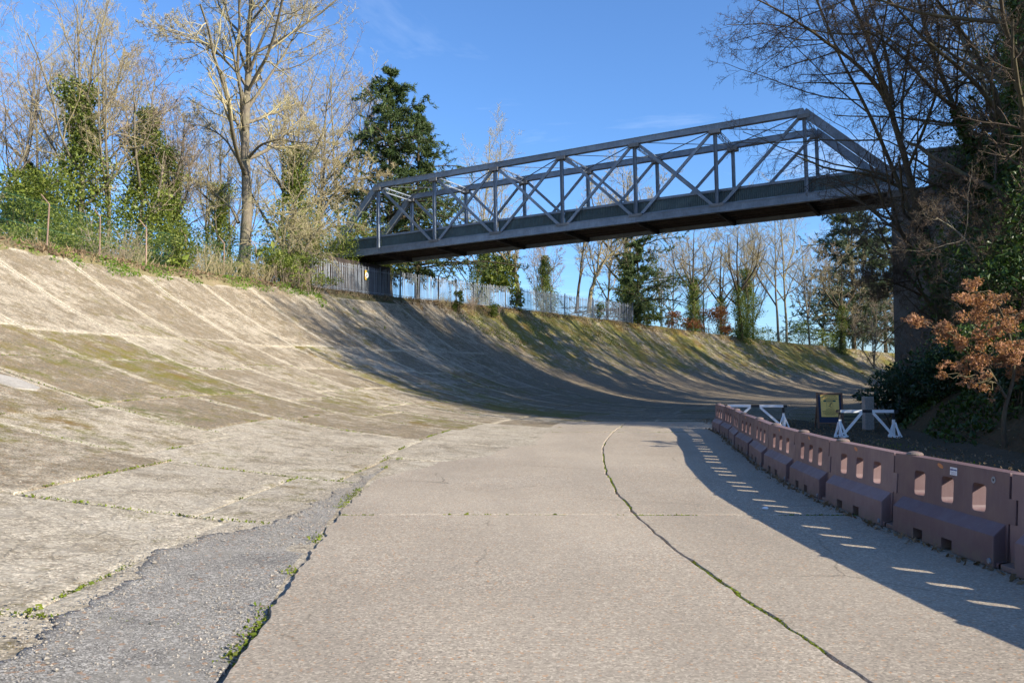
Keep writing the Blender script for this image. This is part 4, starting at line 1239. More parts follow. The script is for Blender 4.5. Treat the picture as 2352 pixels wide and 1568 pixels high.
# ---- prototypes of background bare trees (copied below)
def proto(seed, kind, h, r0, matb, matt, twr, lean=(0, 0), forks=0, ivy=0, ivt=.6, ivm='ivy', spread=1.0, dens=1.0):
    g = np.random.default_rng(seed)
    e = empty("bare_tree")
    z = np.linspace(-.6, h, 8)
    pts = np.stack([lean[0] * np.clip(z / h, 0, 1) ** 1.4 * h + np.cumsum(g.normal(0, .12, 8)), lean[1] * np.clip(z / h, 0, 1) ** 1.4 * h + np.cumsum(g.normal(0, .12, 8)), z], 1)
    st = [(pts, r0, .035, 1.0)]
    for f in range(forks):
        k = g.integers(2, 5); a = g.uniform(0, 6.28)
        p0 = pts[k]; tip = p0 + np.array([math.cos(a) * h * .22, math.sin(a) * h * .22, (h - p0[2]) * .85])
        mid = (p0 + tip) / 2 + np.array([math.cos(a) * h * .06, math.sin(a) * h * .06, -.04 * h])
        st.append((np.array([p0, mid, tip]), r0 * .55, .03, .8))
    woody(e, st, kind, g, matb, matt, twr, dens=dens)
    if ivy: ivy_on(e, st[:1], g, ivy, .135, spread, M[ivm], 0, ivt)
    return e
PA = proto(201, 'mid', 20, .21, M['bark_grey'], M['twig_brown'], .0078, (.05, .02), 2)
PB = proto(202, 'mid', 18, .19, M['bark_grey'], M['twig_purple'], .0078, (-.06, .03), 3)
PC = proto(203, 'mid', 21, .20, M['bark_light'], M['twig_pale'], .0078, (.02, -.05), 2)
PD = proto(204, 'mid', 17, .25, M['bark_grey'], M['twig_brown'], .0078, (-.04, .0), 1, 20000, .72, 'ivy', 3.0)
PE = proto(205, 'mid', 15, .22, M['bark_grey'], M['twig_purple'], .0078, (.05, .0), 2, 22000, .85, 'ivy', 3.7)
PF = proto(206, 'big', 15, .30, M['bark_dark'], M['twig_brown'], .009, (.03, .0), 3, 5000, .5, 'ivy', 1.2, dens=.6)
used = set()
def place(P, x, d, sc=1.0, rz=0.0, label=None, group=None, cat="tree", name=None, ztweak=0.0):
    o = P if P.name not in used else copy_tree(P)
    used.add(P.name)
    p = on_ray(x, d)
    o.location = (p[0], p[1], p[2] + ztweak); o.rotation_euler = (0, 0, rz); o.scale = (sc, sc, sc)
    tag(o, label, cat, group)
    return o
GL = "leafless trees crowding behind the left bank"
for P, x, d, sc, rz, lb in (
    (PA, 25, 52, .80, 0, "bare brown tree at the far left edge of the wood"),
    (PB, 95, 62, 1.02, 1, "bare purple-twigged tree left of the pointed ivy column"),
    (PC, 150, 55, .86, 2, "pale bare tree rising directly behind the pointed ivy column"),
    (PA, 245, 48, .76, 3.6, "near bare tree with high crown just right of the pointed ivy column"),
    (PB, -40, 46, .78, .4, "nearest bare tree, its trunk cut off by the left edge"),
    (PA, 330, 72, .88, 5, "brown bare tree rising behind the bushy ivy-smothered tree"),
    (PB, 400, 66, .86, 2.4, "purple-twigged bare tree behind the lower ivy-smothered trunk"),
    (PB, 470, 82, .98, 5.6, None), (PA, 520, 98, 1.1, 4.4, None),
    (PA, 655, 76, 1.12, 1.7, "brown bare tree directly behind the weeping tree"),
    (PB, 720, 70, 1.08, 3.3, "purple-twigged bare tree between the weeping tree and the fir"),
    (PC, 790, 84, 1.22, 5.1, "pale bare tree just left of the fir's trunk"),
    (PB, 845, 92, 1.3, .2, "bare tree whose twigs show directly behind the left side of the fir")):
    place(P, x, d, sc, rz, lb or "slender leafless tree deep in the wood behind the tallest bare tree", GL)
t_ = place(PD, 168, 47, .98, .3, "ivy-clad tree whose green column climbs to a narrow point, upper left"); 
t_ = place(PE, 300, 50, .92, .9, "bushy ivy-smothered tree between the pointed ivy column and the tallest bare tree")
t_ = place(PE, 400, 55, .78, 3.9, "lower ivy-smothered trunk just left of the tallest bare tree")
t_ = place(PD, 490, 60, .72, 2.2, "thin dark ivy-wrapped trunk right behind the cranked fence post")
t_ = place(PD, 690, 60, .95, 4.6, "ivy-wrapped tree between the tallest bare tree and the fir")

# ---- weeping pale shrub-tree right of the big tree
g = np.random.default_rng(111)
b0 = on_ray(655, 51)
e = empty("weeping_tree", tuple(b0)); tag(e, "pale bare weeping tree with dense drooping twigs left of the bridge end", "tree")
st = [(np.array([(0, 0, -.4), (.1, .1, 1.5), (.2, 0, 3.2), (.6, .1, 4.6)]), .13, .05, 1.2), (np.array([(.2, .2, -.4), (.7, .2, 1.6), (1.6, .1, 3.4), (2.6, 0, 4.2)]), .12, .05, 1.2), (np.array([(-.2, 0, -.4), (-.3, 0, 2), (0, -.2, 4.4), (1, -.4, 6.2)]), .11, .04, 1.2)]
woody(e, st, 'weep', g, M['bark_light'], M['twig_pale'], .009)
g = np.random.default_rng(112)
b0 = on_ray(722, 62)
e = empty("bare_tree", tuple(b0)); tag(e, "crooked bare tree arching over the left end of the footbridge", "tree")
st = [(np.array([(0, 0, -.4), (.2, .1, 3), (-.1, 0, 6), (.5, 0, 9), (1.8, -.2, 11)]), .22, .04, 1.0), (np.array([(-.1, 0, 6), (1.4, -.3, 8.2), (3.2, -.4, 9.4), (5.0, -.3, 9.5)]), .12, .03, 1.0), (np.array([(.2, .1, 3), (1.8, -.8, 4.6), (3.6, -1, 5.4)]), .09, .03, .8)]
woody(e, st, 'mid', g, M['bark_light'], M['twig_brown'], .010)

# ---- conifers
def conifer(name, label, x, d, h, w, g, matl, nb=95, tiers=0.0, size=.34, group=None, droop=.25, base=None, flat_=.2, top=1.0, asym=None, t0=.12, irr=.35):
    p = on_ray(x, d) if base is None else base
    e = empty(name, tuple(p)); tag(e, label, "tree", group)
    z = np.linspace(-.6, h, 12); tr = np.stack([g.normal(0, .03, 12), g.normal(0, .03, 12), z], 1)
    P, R, L = resample(tr, .03 * h * .55, .03, 14)
    link("trunk", tubes([(P, R, 9)], "trunk"), M['bark_dark'], e)
    t = np.sort(g.uniform(t0, .985, nb))
    if tiers: t = t0 + np.round((t - t0) * tiers) / tiers + g.normal(0, .006, nb)
    a = np.arange(nb) * 2.39996 + g.normal(0, .3, nb)
    prof = np.clip((1 - t), .03, 1) ** .75 * (1 + irr * vnoise(t * 9, a / 1.3) + .2 * irr * np.sin(t * 31))
    ln = w * np.maximum(prof, .04) * g.uniform(1 - irr, 1.15, nb)
    if asym is not None: ln = ln * (1 + asym * np.cos(a))
    D = np.stack([np.cos(a), np.sin(a), .10 + .35 * t * (1 - tiers * .02)], 1)
    S = np.stack([np.zeros(nb), np.zeros(nb), t * h], 1)
    B1 = grow(S, D, ln, 8, .06, 0, g, droop); R1 = np.maximum(ln * .014, .012)[:, None] * np.linspace(1, .3, 8)[None]
    B2, R2, L2 = kids(B1, R1, ln, 11, .18, 1, 55, 10, .34, 4, .6, .1, -.03, g, rmin=.007, shape=.35)
    link("branches", tubes([(B1, R1, 5), (B2, R2, 3)], "branches"), M['bark_dark'], e)
    q = g.random((len(B2), 20)); i = np.minimum((q * 3).astype(int), 2); f = (q * 3 - i)[..., None]
    ii = np.arange(len(B2))[:, None]
    C = B2[ii, i] * (1 - f) + B2[ii, i + 1] * f
    dirs = np.repeat(nrm(B2[:, -1] - B2[:, 0])[:, None], 20, 1) + g.normal(0, .45, C.shape)
    C = C + g.normal(0, .07, C.shape)
    link("needles", leaf_mesh(C.reshape(-1, 3), size, g, "needles", .15, flat_, .3, dirs.reshape(-1, 3)), matl, e)
    return e
g = np.random.default_rng(301)
conifer("fir_tree", "tall dark fir rising behind the left end of the footbridge", 893, 68, 20.6, 9.0, g, M['fir'], 120, 0, .46, None, .20, irr=.55)
conifer("fir_tree", "smaller dark fir half behind the tall fir, to its right", 958, 71, 18.2, 7.5, g, M['fir'], 90, 0, .46, None, .20, irr=.6)
conifer("fir_tree", "dark evergreen standing beyond the fence under the middle of the bridge", 1466, 101, 14.5, 8.5, g, M['fir'], 85, 0, .5, None, .12, t0=.05, irr=.85)
conifer("cedar_tree", "layered grey-green cedar beside the abutment tower", 1962, 141, 29.0, 13.5, g, M['pine'], 150, 13, .75, None, .10, asym=-.15)
conifer("cedar_tree", "darker cedar glimpsed between the cedar and the abutment", 2035, 146, 24.0, 11.0, g, M['pine'], 110, 12, .75, None, .10)
conifer("pine_tree", "small dark pine at the far left beneath the bare trees", 60, 50, 8.0, 4.2, g, M['fir'], 60, 0, .36, None, .2)

# ---- trees beyond the fence, behind the bridge and along the far bank
for P, x, d, sc, rz, lb in (
    (PC, 1092, 92, 1.0, .7, "bare tree with round top seen above the bridge near its left third"),
    (PF, 1445, 112, 1.5, 2.0, "large bare tree seen through the right half of the bridge truss"),
    (PB, 1395, 118, 1.12, 4.0, "thin bare tree behind the truss, left of the large one"),
    (PF, 1590, 110, .95, 5.2, "dark-limbed bare tree under the bridge, right of the dark evergreen"),
    (PF, 1705, 114, 1.05, 3.0, "dark forked bare tree left of the leaning pair"),
    (PA, 1790, 122, 1.05, 1.0, "left stem of the leaning pair of bare trees on the far bank"),
    (PC, 1806, 123, 1.15, 2.6, "right stem of the leaning pair of bare trees on the far bank"),
    (PB, 1860, 128, .95, .3, "purple-twigged bare tree beside the cedar on the far bank"),
    (PF, 1655, 128, 1.05, 4.8, "brown bare tree above the copper bushes on the far bank"),
    (PB, 1545, 126, .85, 2.2, "small purple-twigged tree where the palisade ends"),
    (PF, 1930, 126, 1.0, 5.5, "bare brown tree in front of the cedar"),
    (PB, 2005, 124, .85, 3.5, "bare purple tree nearest the abutment on the far bank"),
    (PB, 1250, 128, .8, 1.4, "faint bare tree far behind the fence at mid-picture"),
    (PB, 1730, 150, 1.1, 4.4, None), (PA, 1620, 155, 1.1, .8, None), (PB, 1890, 155, 1.15, 2.8, None), (PC, 1980, 150, 1.1, 1.9, None), (PA, 1520, 158, 1.0, 3.1, None)):
    place(P, x, d, sc, rz, lb or "faint leafless tree at the back of the wood beyond the far bank", "leafless trees beyond the far bank")
place(PD, 1100, 88, .82, 1.2, "ivy-clad trunk behind the bridge truss at its left third")
place(PD, 1452, 105, .80, 3.2, "ivy-wrapped trunk in front of the dark evergreen beyond the fence")
place(PD, 1600, 116, .70, 5.0, "ivy-clad trunk right of the palisade end")
place(PD, 1713, 118, .85, .2, "dark ivy-clad trunk in the middle of the far bank trees")
place(PE, 1256, 96, .62, 4.0, "slim leafy ivy-covered tree under the bridge behind the fence")
g = np.random.default_rng(311)
b0 = on_ray(1190, 78)
e = empty("leaning_tree", tuple(b0)); tag(e, "leaning dark-limbed tree with a big ivy head behind the fence under the bridge", "tree")
st = [px_stem([(1190, 700), (1188, 645), (1176, 615), (1160, 590), (1140, 572), (1110, 560)], 78, b0, .28, .06, .8), px_stem([(1188, 650), (1184, 620), (1165, 600), (1172, 575), (1170, 545)], 78, b0, .18, .05, .8)]
woody(e, st, 'mid', g, M['bark_grey'], M['twig_brown'], .012)
L = [(-1.8, 0, 3.4, 1.6, 1.4, 1.3), (-2.6, .2, 4.4, 1.3, 1.2, 1.2), (-1.2, .3, 4.6, 1.2, 1.2, 1.0), (-1.0, -.2, 2.6, 1.1, 1.0, .9), (-2.4, -.2, 2.7, 1.1, 1.0, .9), (-.1, 0, 1.2, .7, .7, 1.2)]
link("ivy", leaf_mesh(lump_points(L, 4500, g), .20, g, "ivy", .75, .3), M['ivy'], e)
g = np.random.default_rng(312)
b0 = on_ray(1345, 99)
e = empty("leaning_tree", tuple(b0)); tag(e, "bare pale trunk leaning right beyond the fence, left of the dark evergreen", "tree")
st = [px_stem([(1352, 720), (1356, 675), (1368, 630), (1390, 595), (1425, 565)], 99, b0, .30, .12, .8), px_stem([(1372, 625), (1375, 590), (1385, 550), (1390, 480)], 99, b0, .14, .04, .8)]
woody(e, st, 'mid', g, M['bark_light'], M['twig_brown'], .013)
b0 = on_ray(1328, 99)
e = empty("leaning_tree", tuple(b0)); tag(e, "thin dark trunk standing left of the pale leaning trunk beyond the fence", "tree")
st = [px_stem([(1322, 720), (1328, 675), (1334, 620), (1340, 570), (1345, 520)], 99, b0, .20, .08, .7)]
woody(e, st, 'mid', g, M['bark_dark'], M['twig_brown'], .013)

# copper and brown bushes along the far bank
g = np.random.default_rng(320)
for x, d, w, h, n, lb in ((1638, 112, 4.0, 4.6, 1500, "tall copper-leaved beech bush below the bare trees on the far bank"), (1552, 106, 2.2, 2.8, 700, "upright copper bush right of the palisade end"), (1585, 107, 3.0, 2.0, 600, "low brownish copper bush beside the upright one"),
                          (1672, 116, 1.4, 2.2, 350, "narrow copper bush left of the dark ivy trunk"), (1982, 120, 2.0, 3.4, 500, "copper bush on the far bank nearest the abutment"), (1930, 122, 2.4, 4.2, 500, "brown-leaved bush in front of the cedar's trunk")):
    shrub("copper_bush", lb, tuple(on_ray(x, d)), w, w, h, g, M['brownleaf'], n, .22, "copper-leaved bushes on the far bank", 7)
for x, d, w, h, n, lb in ((1478, 100, 3.2, 3.2, 900, "green bush behind the open end of the palisade"), (1760, 130, 5.0, 3.4, 900, "low green bush behind the leaning pair of trees"), (1850, 128, 4.4, 4.6, 1000, "yellow-green bush right of the leaning pair of trees"),
                          (1690, 128, 4.0, 3.0, 700, "green undergrowth below the dark ivy trunk"), (1905, 132, 4.5, 3.6, 800, "green undergrowth in front of the cedar")):
    shrub("evergreen_bush", lb, tuple(on_ray(x, d)), w, w, h, g, M['ivy'], n, .24, "green bushes on the far bank", 8)

# ---- green bushes and undergrowth on the left crest
g = np.random.default_rng(330)
for x, d, w, h, n, lb, mt in (
    (20, 38, 4.6, 5.2, 5200, "large glossy evergreen bush at the far left edge", 'laurel'),
    (95, 37, 4.5, 2.0, 2200, "low ivy undergrowth right of the large evergreen bush", 'ivy'),
    (150, 42, 4.0, 3.2, 2200, "ivy bank at the foot of the pointed ivy column", 'ivy'),
    (395, 42, 2.6, 2.9, 2200, "yellow-green bush beside the middle cranked fence post", 'laurel'),
    (600, 48, 4.0, 2.6, 2800, "leafy ivy mound at the foot of the tallest bare tree", 'ivy'),
    (680, 50, 4.2, 2.2, 2600, "rounded ivy mound below the weeping tree", 'ivy'),
    (745, 57, 5.5, 6.0, 4500, "tall evergreen mass behind the left end of the bridge", 'ivy'),
    (815, 62, 6.0, 6.5, 4500, "dark leafy evergreen seen through the bridge's left end post", 'ivy'),
    (728, 48.5, 2.2, 3.2, 2600, "dark evergreen bush hanging over the start of the palisade", 'ivydark'),
    (640, 58, 5.0, 6.0, 3000, "ivy thicket behind the weeping tree's trunk", 'ivy'),
    (500, 58, 5.0, 2.6, 1800, "low ivy between the thin dark trunk and the tallest tree", 'ivydark'),
    (330, 52, 4.0, 3.0, 2000, "ivy scrub behind the tall cranked fence post", 'ivy'),
    (240, 50, 4.0, 3.0, 1800, "ivy scrub behind the reddish thicket", 'ivy')):
    shrub("evergreen_bush", lb, tuple(on_ray(x, d)), w, w * .8, h, g, M[mt], n, .15, "evergreen bushes along the left crest", 11)
for x, d, w, h, ns, lb, mt in (
    (245, 39, 1.8, 2.5, 44, "reddish leafless thicket left of the tall cranked fence post", 'twig_purple'),
    (285, 40, 1.6, 2.0, 36, "pale leafless thicket close beside the reddish one", 'twig_pale'),
    (440, 43, 1.4, 1.9, 36, "brown stalks beside the yellow-green bush", 'twig_brown'),
    (530, 45, 3.0, 1.7, 34, "brown bramble thicket left of the ivy mound", 'twig_brown'),
    (590, 46, 2.4, 1.6, 26, "brown bramble thicket in front of the ivy mound", 'twig_brown'),
    (655, 48, 2.2, 1.7, 32, "dense reddish stalks below the weeping tree", 'twig_purple'),
    (700, 49, 1.8, 1.5, 26, "reddish stalks next to the start of the palisade", 'twig_purple'),
    (60, 36, 2.4, 1.6, 30, "bramble stems in front of the large evergreen bush", 'twig_brown'),
    (480, 45, 2.0, 2.4, 34, "tangle of thin stems below the thin dark ivy trunk", 'twig_pale'),
    (1020, 66, 1.6, 1.2, 26, "dry stalks at the palisade foot below the bridge", 'twig_brown'),
    (1080, 70, 2.0, 1.3, 26, "dry stalks at the palisade foot below the ivy head", 'twig_purple'),
    (1150, 74, 2.2, 1.2, 26, "dry stalks at the palisade foot right of the leaning tree", 'twig_purple')):
    thicket("thicket", lb, tuple(on_ray(x, d)), w, w, h, g, M[mt], ns, "leafless thickets along the crest")
for x, d, w, h, n, lb in ((1000, 63.6, 1.0, 1.9, 800, "ivy climbing the palisade just right of the number sign"), (1052, 67.5, .8, 2.0, 700, "ivy strand climbing the palisade at the second bay of light"), (1128, 72, 1.4, 1.2, 600, "ivy clump at the palisade foot"),
                          (1205, 77, 1.2, 2.4, 700, "ivy wrapped round a palisade bay under the leaning tree"), (962, 61, 1.6, 1.1, 600, "small green clump at the palisade foot below the bridge"), (1375, 92, 1.6, 2.2, 600, "ivy on the far bays of the palisade")):
    shrub("climbing_ivy", lb, tuple(on_ray(x, d) - np.array([0, 0, .1])), w, .8, h, g, M['ivy'], n, .14, "ivy growing on the palisade", 6, "ivy")
shrub("evergreen_bush", "round pale green bush on the bank in front of the palisade", tuple(on_ray(1293, 83.2)), 2.3, 1.8, 1.7, g, M['laurel'], 1500, .16, None, 9)

# ---- chain-link fences
def chainlink(label, t0, t1, r, h, postgap, crank, pmat, mesh=True):
    e = empty("chain_link_fence", (*pol(t0, r), float(oldz(t0, 140.0))))
    tag(e, label, "fence"); O = np.array(e.location)
    n = max(2, int((t1 - t0) * r / postgap) + 1)
    ts_ = np.linspace(t0, t1, n)
    g = np.random.default_rng(int(t0 * 1000))
    pts = []
    for q, t in enumerate(ts_):
        X, Y = pol(t, r); b = np.array([X, Y, gz(X, Y) - .1]) - O
        out = np.array([math.cos(t), -math.sin(t), 0])
        tp = b + ZU * (h + g.uniform(-.1, .1)) + np.array([*g.normal(0, .05, 2), 0])
        m = MB(); m.cyl(b - ZU * .3, tp, .035, .03, 8)
        if crank: m.cyl(tp - ZU * .02, tp + ZU * .38 - np.array([.30, .1, 0]), .028, .022, 8)
        m.build("post", pmat, e); pts.append((b, tp))
    for q in range(n - 1):
        (b0, t0_), (b1, t1_) = pts[q], pts[q + 1]
        for f in (.08, .52, .97):
            m = MB(); m.cyl(b0 + (t0_ - b0) * f, b1 + (t1_ - b1) * f, .006, .006, 4); m.build("line_wire", M['wire'], e)
        Ls = np.linalg.norm(b1 - b0); k = int(Ls / .12); hh = int(h / .12)
        segs = []
        for s in (-1, 1):
            for i in range(-hh, k + 1):
                a, c = i / k, (i + hh) / k
                fa, fc = max(0, a), min(1, c)
                if fc <= fa: continue
                za, zc = (fa - a) / (c - a), (fc - a) / (c - a)
                if s < 0: za, zc = 1 - za, 1 - zc
                p = b0 + (b1 - b0) * fa + (t0_ - b0) * za; w = b0 + (b1 - b0) * fc + (t0_ - b0) * zc
                segs.append((p, w))
        P = np.array(segs)
        tag(link("wire_mesh", tubes([(P, np.full(P.shape[:2], .0014), 3)], "wire_mesh"), M['wire'], e), kind="stuff")
chainlink("rusty cranked-post chain-link fence along the left crest", .155, .330, 141.9, 2.3, 2.9, True, M['rustpost'])
chainlink("green chain-link fence along the far crest beyond the palisade", .728, 1.20, 141.2, 2.4, 3.4, True, M['galvpost'])

# ---- the hill on the right: near trees leaning over the bridge end
def stem_tree(name, label, d, stems, kind, seed, bark, twig, twr, dens=1.0, ivy=None):
    g = np.random.default_rng(seed)
    x0, y0 = stems[0][0][0]
    b0 = on_ray(x0, d)
    e = empty(name, tuple(b0)); tag(e, label, "tree")
    st = []
    for q, (pts, r0, r1, sc, dd) in enumerate(stems):
        s_ = px_stem(pts, d, b0, r0, r1, sc, dd)
        if q == 0: s_ = (np.vstack([[0, 0, -.5], s_[0]]), r0, r1, sc)
        st.append(s_)
    woody(e, st, kind, g, bark, twig, twr, dens=dens)
    if ivy: ivy_on(e, st[:ivy[4]], g, ivy[0], .13, ivy[1], M['ivydark'], ivy[2], ivy[3])
    return e
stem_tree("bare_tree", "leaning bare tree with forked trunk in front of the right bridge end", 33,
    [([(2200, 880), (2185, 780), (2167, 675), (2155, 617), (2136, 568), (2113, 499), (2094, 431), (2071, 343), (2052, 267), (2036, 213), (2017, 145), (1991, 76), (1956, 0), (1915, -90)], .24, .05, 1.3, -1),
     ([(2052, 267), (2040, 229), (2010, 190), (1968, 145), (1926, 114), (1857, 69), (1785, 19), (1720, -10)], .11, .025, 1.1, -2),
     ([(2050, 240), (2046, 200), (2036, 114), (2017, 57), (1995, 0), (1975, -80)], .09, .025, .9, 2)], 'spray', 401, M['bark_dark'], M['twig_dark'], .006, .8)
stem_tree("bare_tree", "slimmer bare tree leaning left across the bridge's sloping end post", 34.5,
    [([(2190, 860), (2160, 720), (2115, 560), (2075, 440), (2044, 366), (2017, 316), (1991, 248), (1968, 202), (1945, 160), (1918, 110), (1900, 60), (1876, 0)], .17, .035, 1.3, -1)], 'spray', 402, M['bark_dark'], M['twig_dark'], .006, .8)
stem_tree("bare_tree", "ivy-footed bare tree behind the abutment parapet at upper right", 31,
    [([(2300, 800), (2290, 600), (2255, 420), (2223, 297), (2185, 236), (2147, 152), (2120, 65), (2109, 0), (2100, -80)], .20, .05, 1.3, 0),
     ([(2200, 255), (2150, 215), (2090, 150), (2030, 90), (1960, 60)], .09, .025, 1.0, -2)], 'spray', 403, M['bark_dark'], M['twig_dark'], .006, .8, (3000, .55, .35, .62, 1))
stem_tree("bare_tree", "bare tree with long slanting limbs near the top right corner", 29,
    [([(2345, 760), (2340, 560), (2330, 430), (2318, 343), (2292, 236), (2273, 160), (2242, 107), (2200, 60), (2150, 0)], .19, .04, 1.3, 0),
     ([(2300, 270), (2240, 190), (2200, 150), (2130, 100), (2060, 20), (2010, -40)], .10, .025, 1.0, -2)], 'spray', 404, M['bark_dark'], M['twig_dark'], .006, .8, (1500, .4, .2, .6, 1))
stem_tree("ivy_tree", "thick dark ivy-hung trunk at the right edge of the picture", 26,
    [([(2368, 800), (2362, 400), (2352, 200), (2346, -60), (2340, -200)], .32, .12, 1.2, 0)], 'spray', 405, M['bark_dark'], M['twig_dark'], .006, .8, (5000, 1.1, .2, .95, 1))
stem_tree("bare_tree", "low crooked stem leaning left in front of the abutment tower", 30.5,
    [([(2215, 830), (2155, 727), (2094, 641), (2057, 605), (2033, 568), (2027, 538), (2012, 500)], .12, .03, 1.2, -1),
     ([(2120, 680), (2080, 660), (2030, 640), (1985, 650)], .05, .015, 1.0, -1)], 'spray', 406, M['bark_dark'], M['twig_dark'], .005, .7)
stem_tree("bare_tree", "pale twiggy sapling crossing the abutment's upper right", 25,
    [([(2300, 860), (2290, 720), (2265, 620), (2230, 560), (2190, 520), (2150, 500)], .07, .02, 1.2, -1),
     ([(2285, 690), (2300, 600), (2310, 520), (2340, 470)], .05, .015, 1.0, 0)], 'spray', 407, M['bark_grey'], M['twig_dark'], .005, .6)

# ---- young oak still holding its copper leaves
g = np.random.default_rng(420)
b0 = on_ray(2302, 18.3)
e = empty("oak_tree", tuple(b0)); tag(e, "young oak holding sunlit copper leaves at the right edge", "tree")
OD = 18.3
tr = resample(np.vstack([[0, 0, -.3]] + [at(x, y, OD) - b0 for x, y in ((2303, 960), (2312, 915), (2326, 890), (2332, 850), (2325, 790), (2308, 730), (2285, 690))]), .085, .018, 16)
tr2 = resample(np.vstack([at(x, y, OD) - b0 for x, y in ((2312, 915), (2290, 880), (2262, 830), (2225, 790), (2170, 760))]), .045, .012, 12)
cl = [(2095, 728, .16), (2112, 738, .22), (2140, 748, .22), (2165, 755, .24), (2190, 765, .26), (2215, 775, .24), (2218, 690, .22), (2236, 664, .22), (2252, 690, .28), (2268, 718, .28), (2245, 725, .25), (2280, 680, .18), (2205, 795, .22), (2232, 806, .26), (2262, 786, .28), (2300, 760, .26),
      (2320, 735, .22), (2345, 722, .2), (2255, 835, .26), (2215, 832, .22), (2190, 850, .2), (2165, 862, .14), (2290, 822, .3), (2330, 832, .28), (2352, 850, .28), (2310, 800, .25), (2262, 890, .16), (2235, 880, .16), (2210, 872, .14), (2340, 790, .22), (2362, 800, .3), (2280, 910, .12)]
lumps, tw = [], []
trp = np.concatenate([tr[0][0], tr2[0][0]])
for x, y, r in cl:
    dd = OD + g.uniform(-1.0, .8)
    c = at(x, y, dd) - b0
    for _ in range(3):
        o = g.normal(0, r * .5, 3); lumps.append((*(c + o), r * .62, r * .62, r * .5))
    j = np.argmin(np.linalg.norm(trp - c, axis=1) + .6 * np.maximum(0, trp[:, 2] - c[2])); p0 = trp[j]
    for _ in range(2):
        t = np.linspace(0, 1, 6)[:, None]; q = p0 * (1 - t) + (c + g.normal(0, r * .5, 3)) * t
        q[1:-1] += g.normal(0, .05, (4, 3)); tw.append(q)
tw = np.array(tw)
link("trunk", tubes([(tr[0], tr[1] * .8, 9), (tr2[0], tr2[1] * .8, 8), (tw, np.repeat(np.linspace(.016, .005, 6)[None], len(tw), 0), 4)], "trunk"), M['bark_dark'], e)
link("leaves", leaf_mesh(lump_points(lumps, 7000, g, .8), .062, g, "leaves", .6, 0, .3), M['oakleaf'], e)

# ---- rhododendron and dark shrubs on the slope
g = np.random.default_rng(430)
for x, d, w, h, n, lb in (
    (2052, 28.5, 2.0, 2.0, 1800, "dark rhododendron beside the slim stake"), (2105, 27.5, 2.2, 1.8, 1800, "dark rhododendron behind the right foot of the front trestle"),
    (2165, 25.5, 2.4, 1.7, 1800, "low dark rhododendron left of the copper oak"), (2345, 19.6, 1.6, 1.7, 1200, "dark leafy bush at the right edge beside the oak trunk"),
    (2230, 24.0, 2.6, 1.6, 1500, "dark shrub on the slope behind the copper oak")):
    shrub("rhododendron", lb, tuple(on_ray(x, d)), w, w, h, g, M['rhodo'], n, .15, "dark rhododendrons at the hill foot", 10)
for x, d, w, h, n, lb in (
    (2285, 30, 3.6, 3.2, 2400, "dark holly mass behind the middle of the copper oak"),
    (2310, 27, 4.2, 5.2, 3200, "dark holly mass behind the copper oak's top"), (2360, 24, 4.0, 5.0, 2600, "dark evergreen cut off by the right edge above the oak"),
    (2350, 33, 4.6, 7.6, 3400, "tall dark yew against the abutment on the right"), (2370, 30, 5.0, 8.6, 3200, "tall dark yew cut off by the right edge"),
    (2260, 22.5, 2.2, 2.2, 1500, "dark brambles below the copper oak's branches")):
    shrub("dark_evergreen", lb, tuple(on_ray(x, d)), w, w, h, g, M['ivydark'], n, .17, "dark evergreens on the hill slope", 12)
for x, d, w, h, ns, lb in ((2120, 30, 2.4, 2.6, 40, "brown bramble tangle at the foot of the abutment tower"), (2200, 27, 2.6, 2.4, 44, "brown bramble tangle on the slope left of the oak trunk"), (2270, 25, 2.4, 2.2, 40, "brown bramble tangle behind the oak trunk"),
                           (2330, 21, 1.8, 1.8, 34, "brown bramble tangle right of the oak trunk")):
    thicket("bramble_thicket", lb, tuple(on_ray(x, d)), w, w, h, g, M['twig_dark'], ns, "brown bramble thickets on the hill slope", tw=.006, lean=.4)
iv = empty("ivy_mat", tuple(AN + UH * 4.0 + ZU * 11.2)); tag(iv, "ivy matted over the parapet on top of the abutment tower", "ivy")
L = [(*(UH * q + TH_ * g.uniform(-.9, -.2) + ZU * g.uniform(-.2, 1.9)), .8, .6, .7) for q in np.linspace(-1.4, 8, 22)]
link("foliage", leaf_mesh(lump_points(L, 5200, g), .15, g, "foliage", .75, .2), M['ivydark'], iv)
P = np.stack([np.linspace(tuple(UH * (q + 1) + TH_ * -.3 + ZU * -3), (x, y, z), 5) for q, (x, y, z, *_) in zip(np.linspace(0, 6, len(L)), L)])
link("stems", tubes([(P, np.full(P.shape[:2], .012), 4)], "stems"), M['bark_dark'], iv)

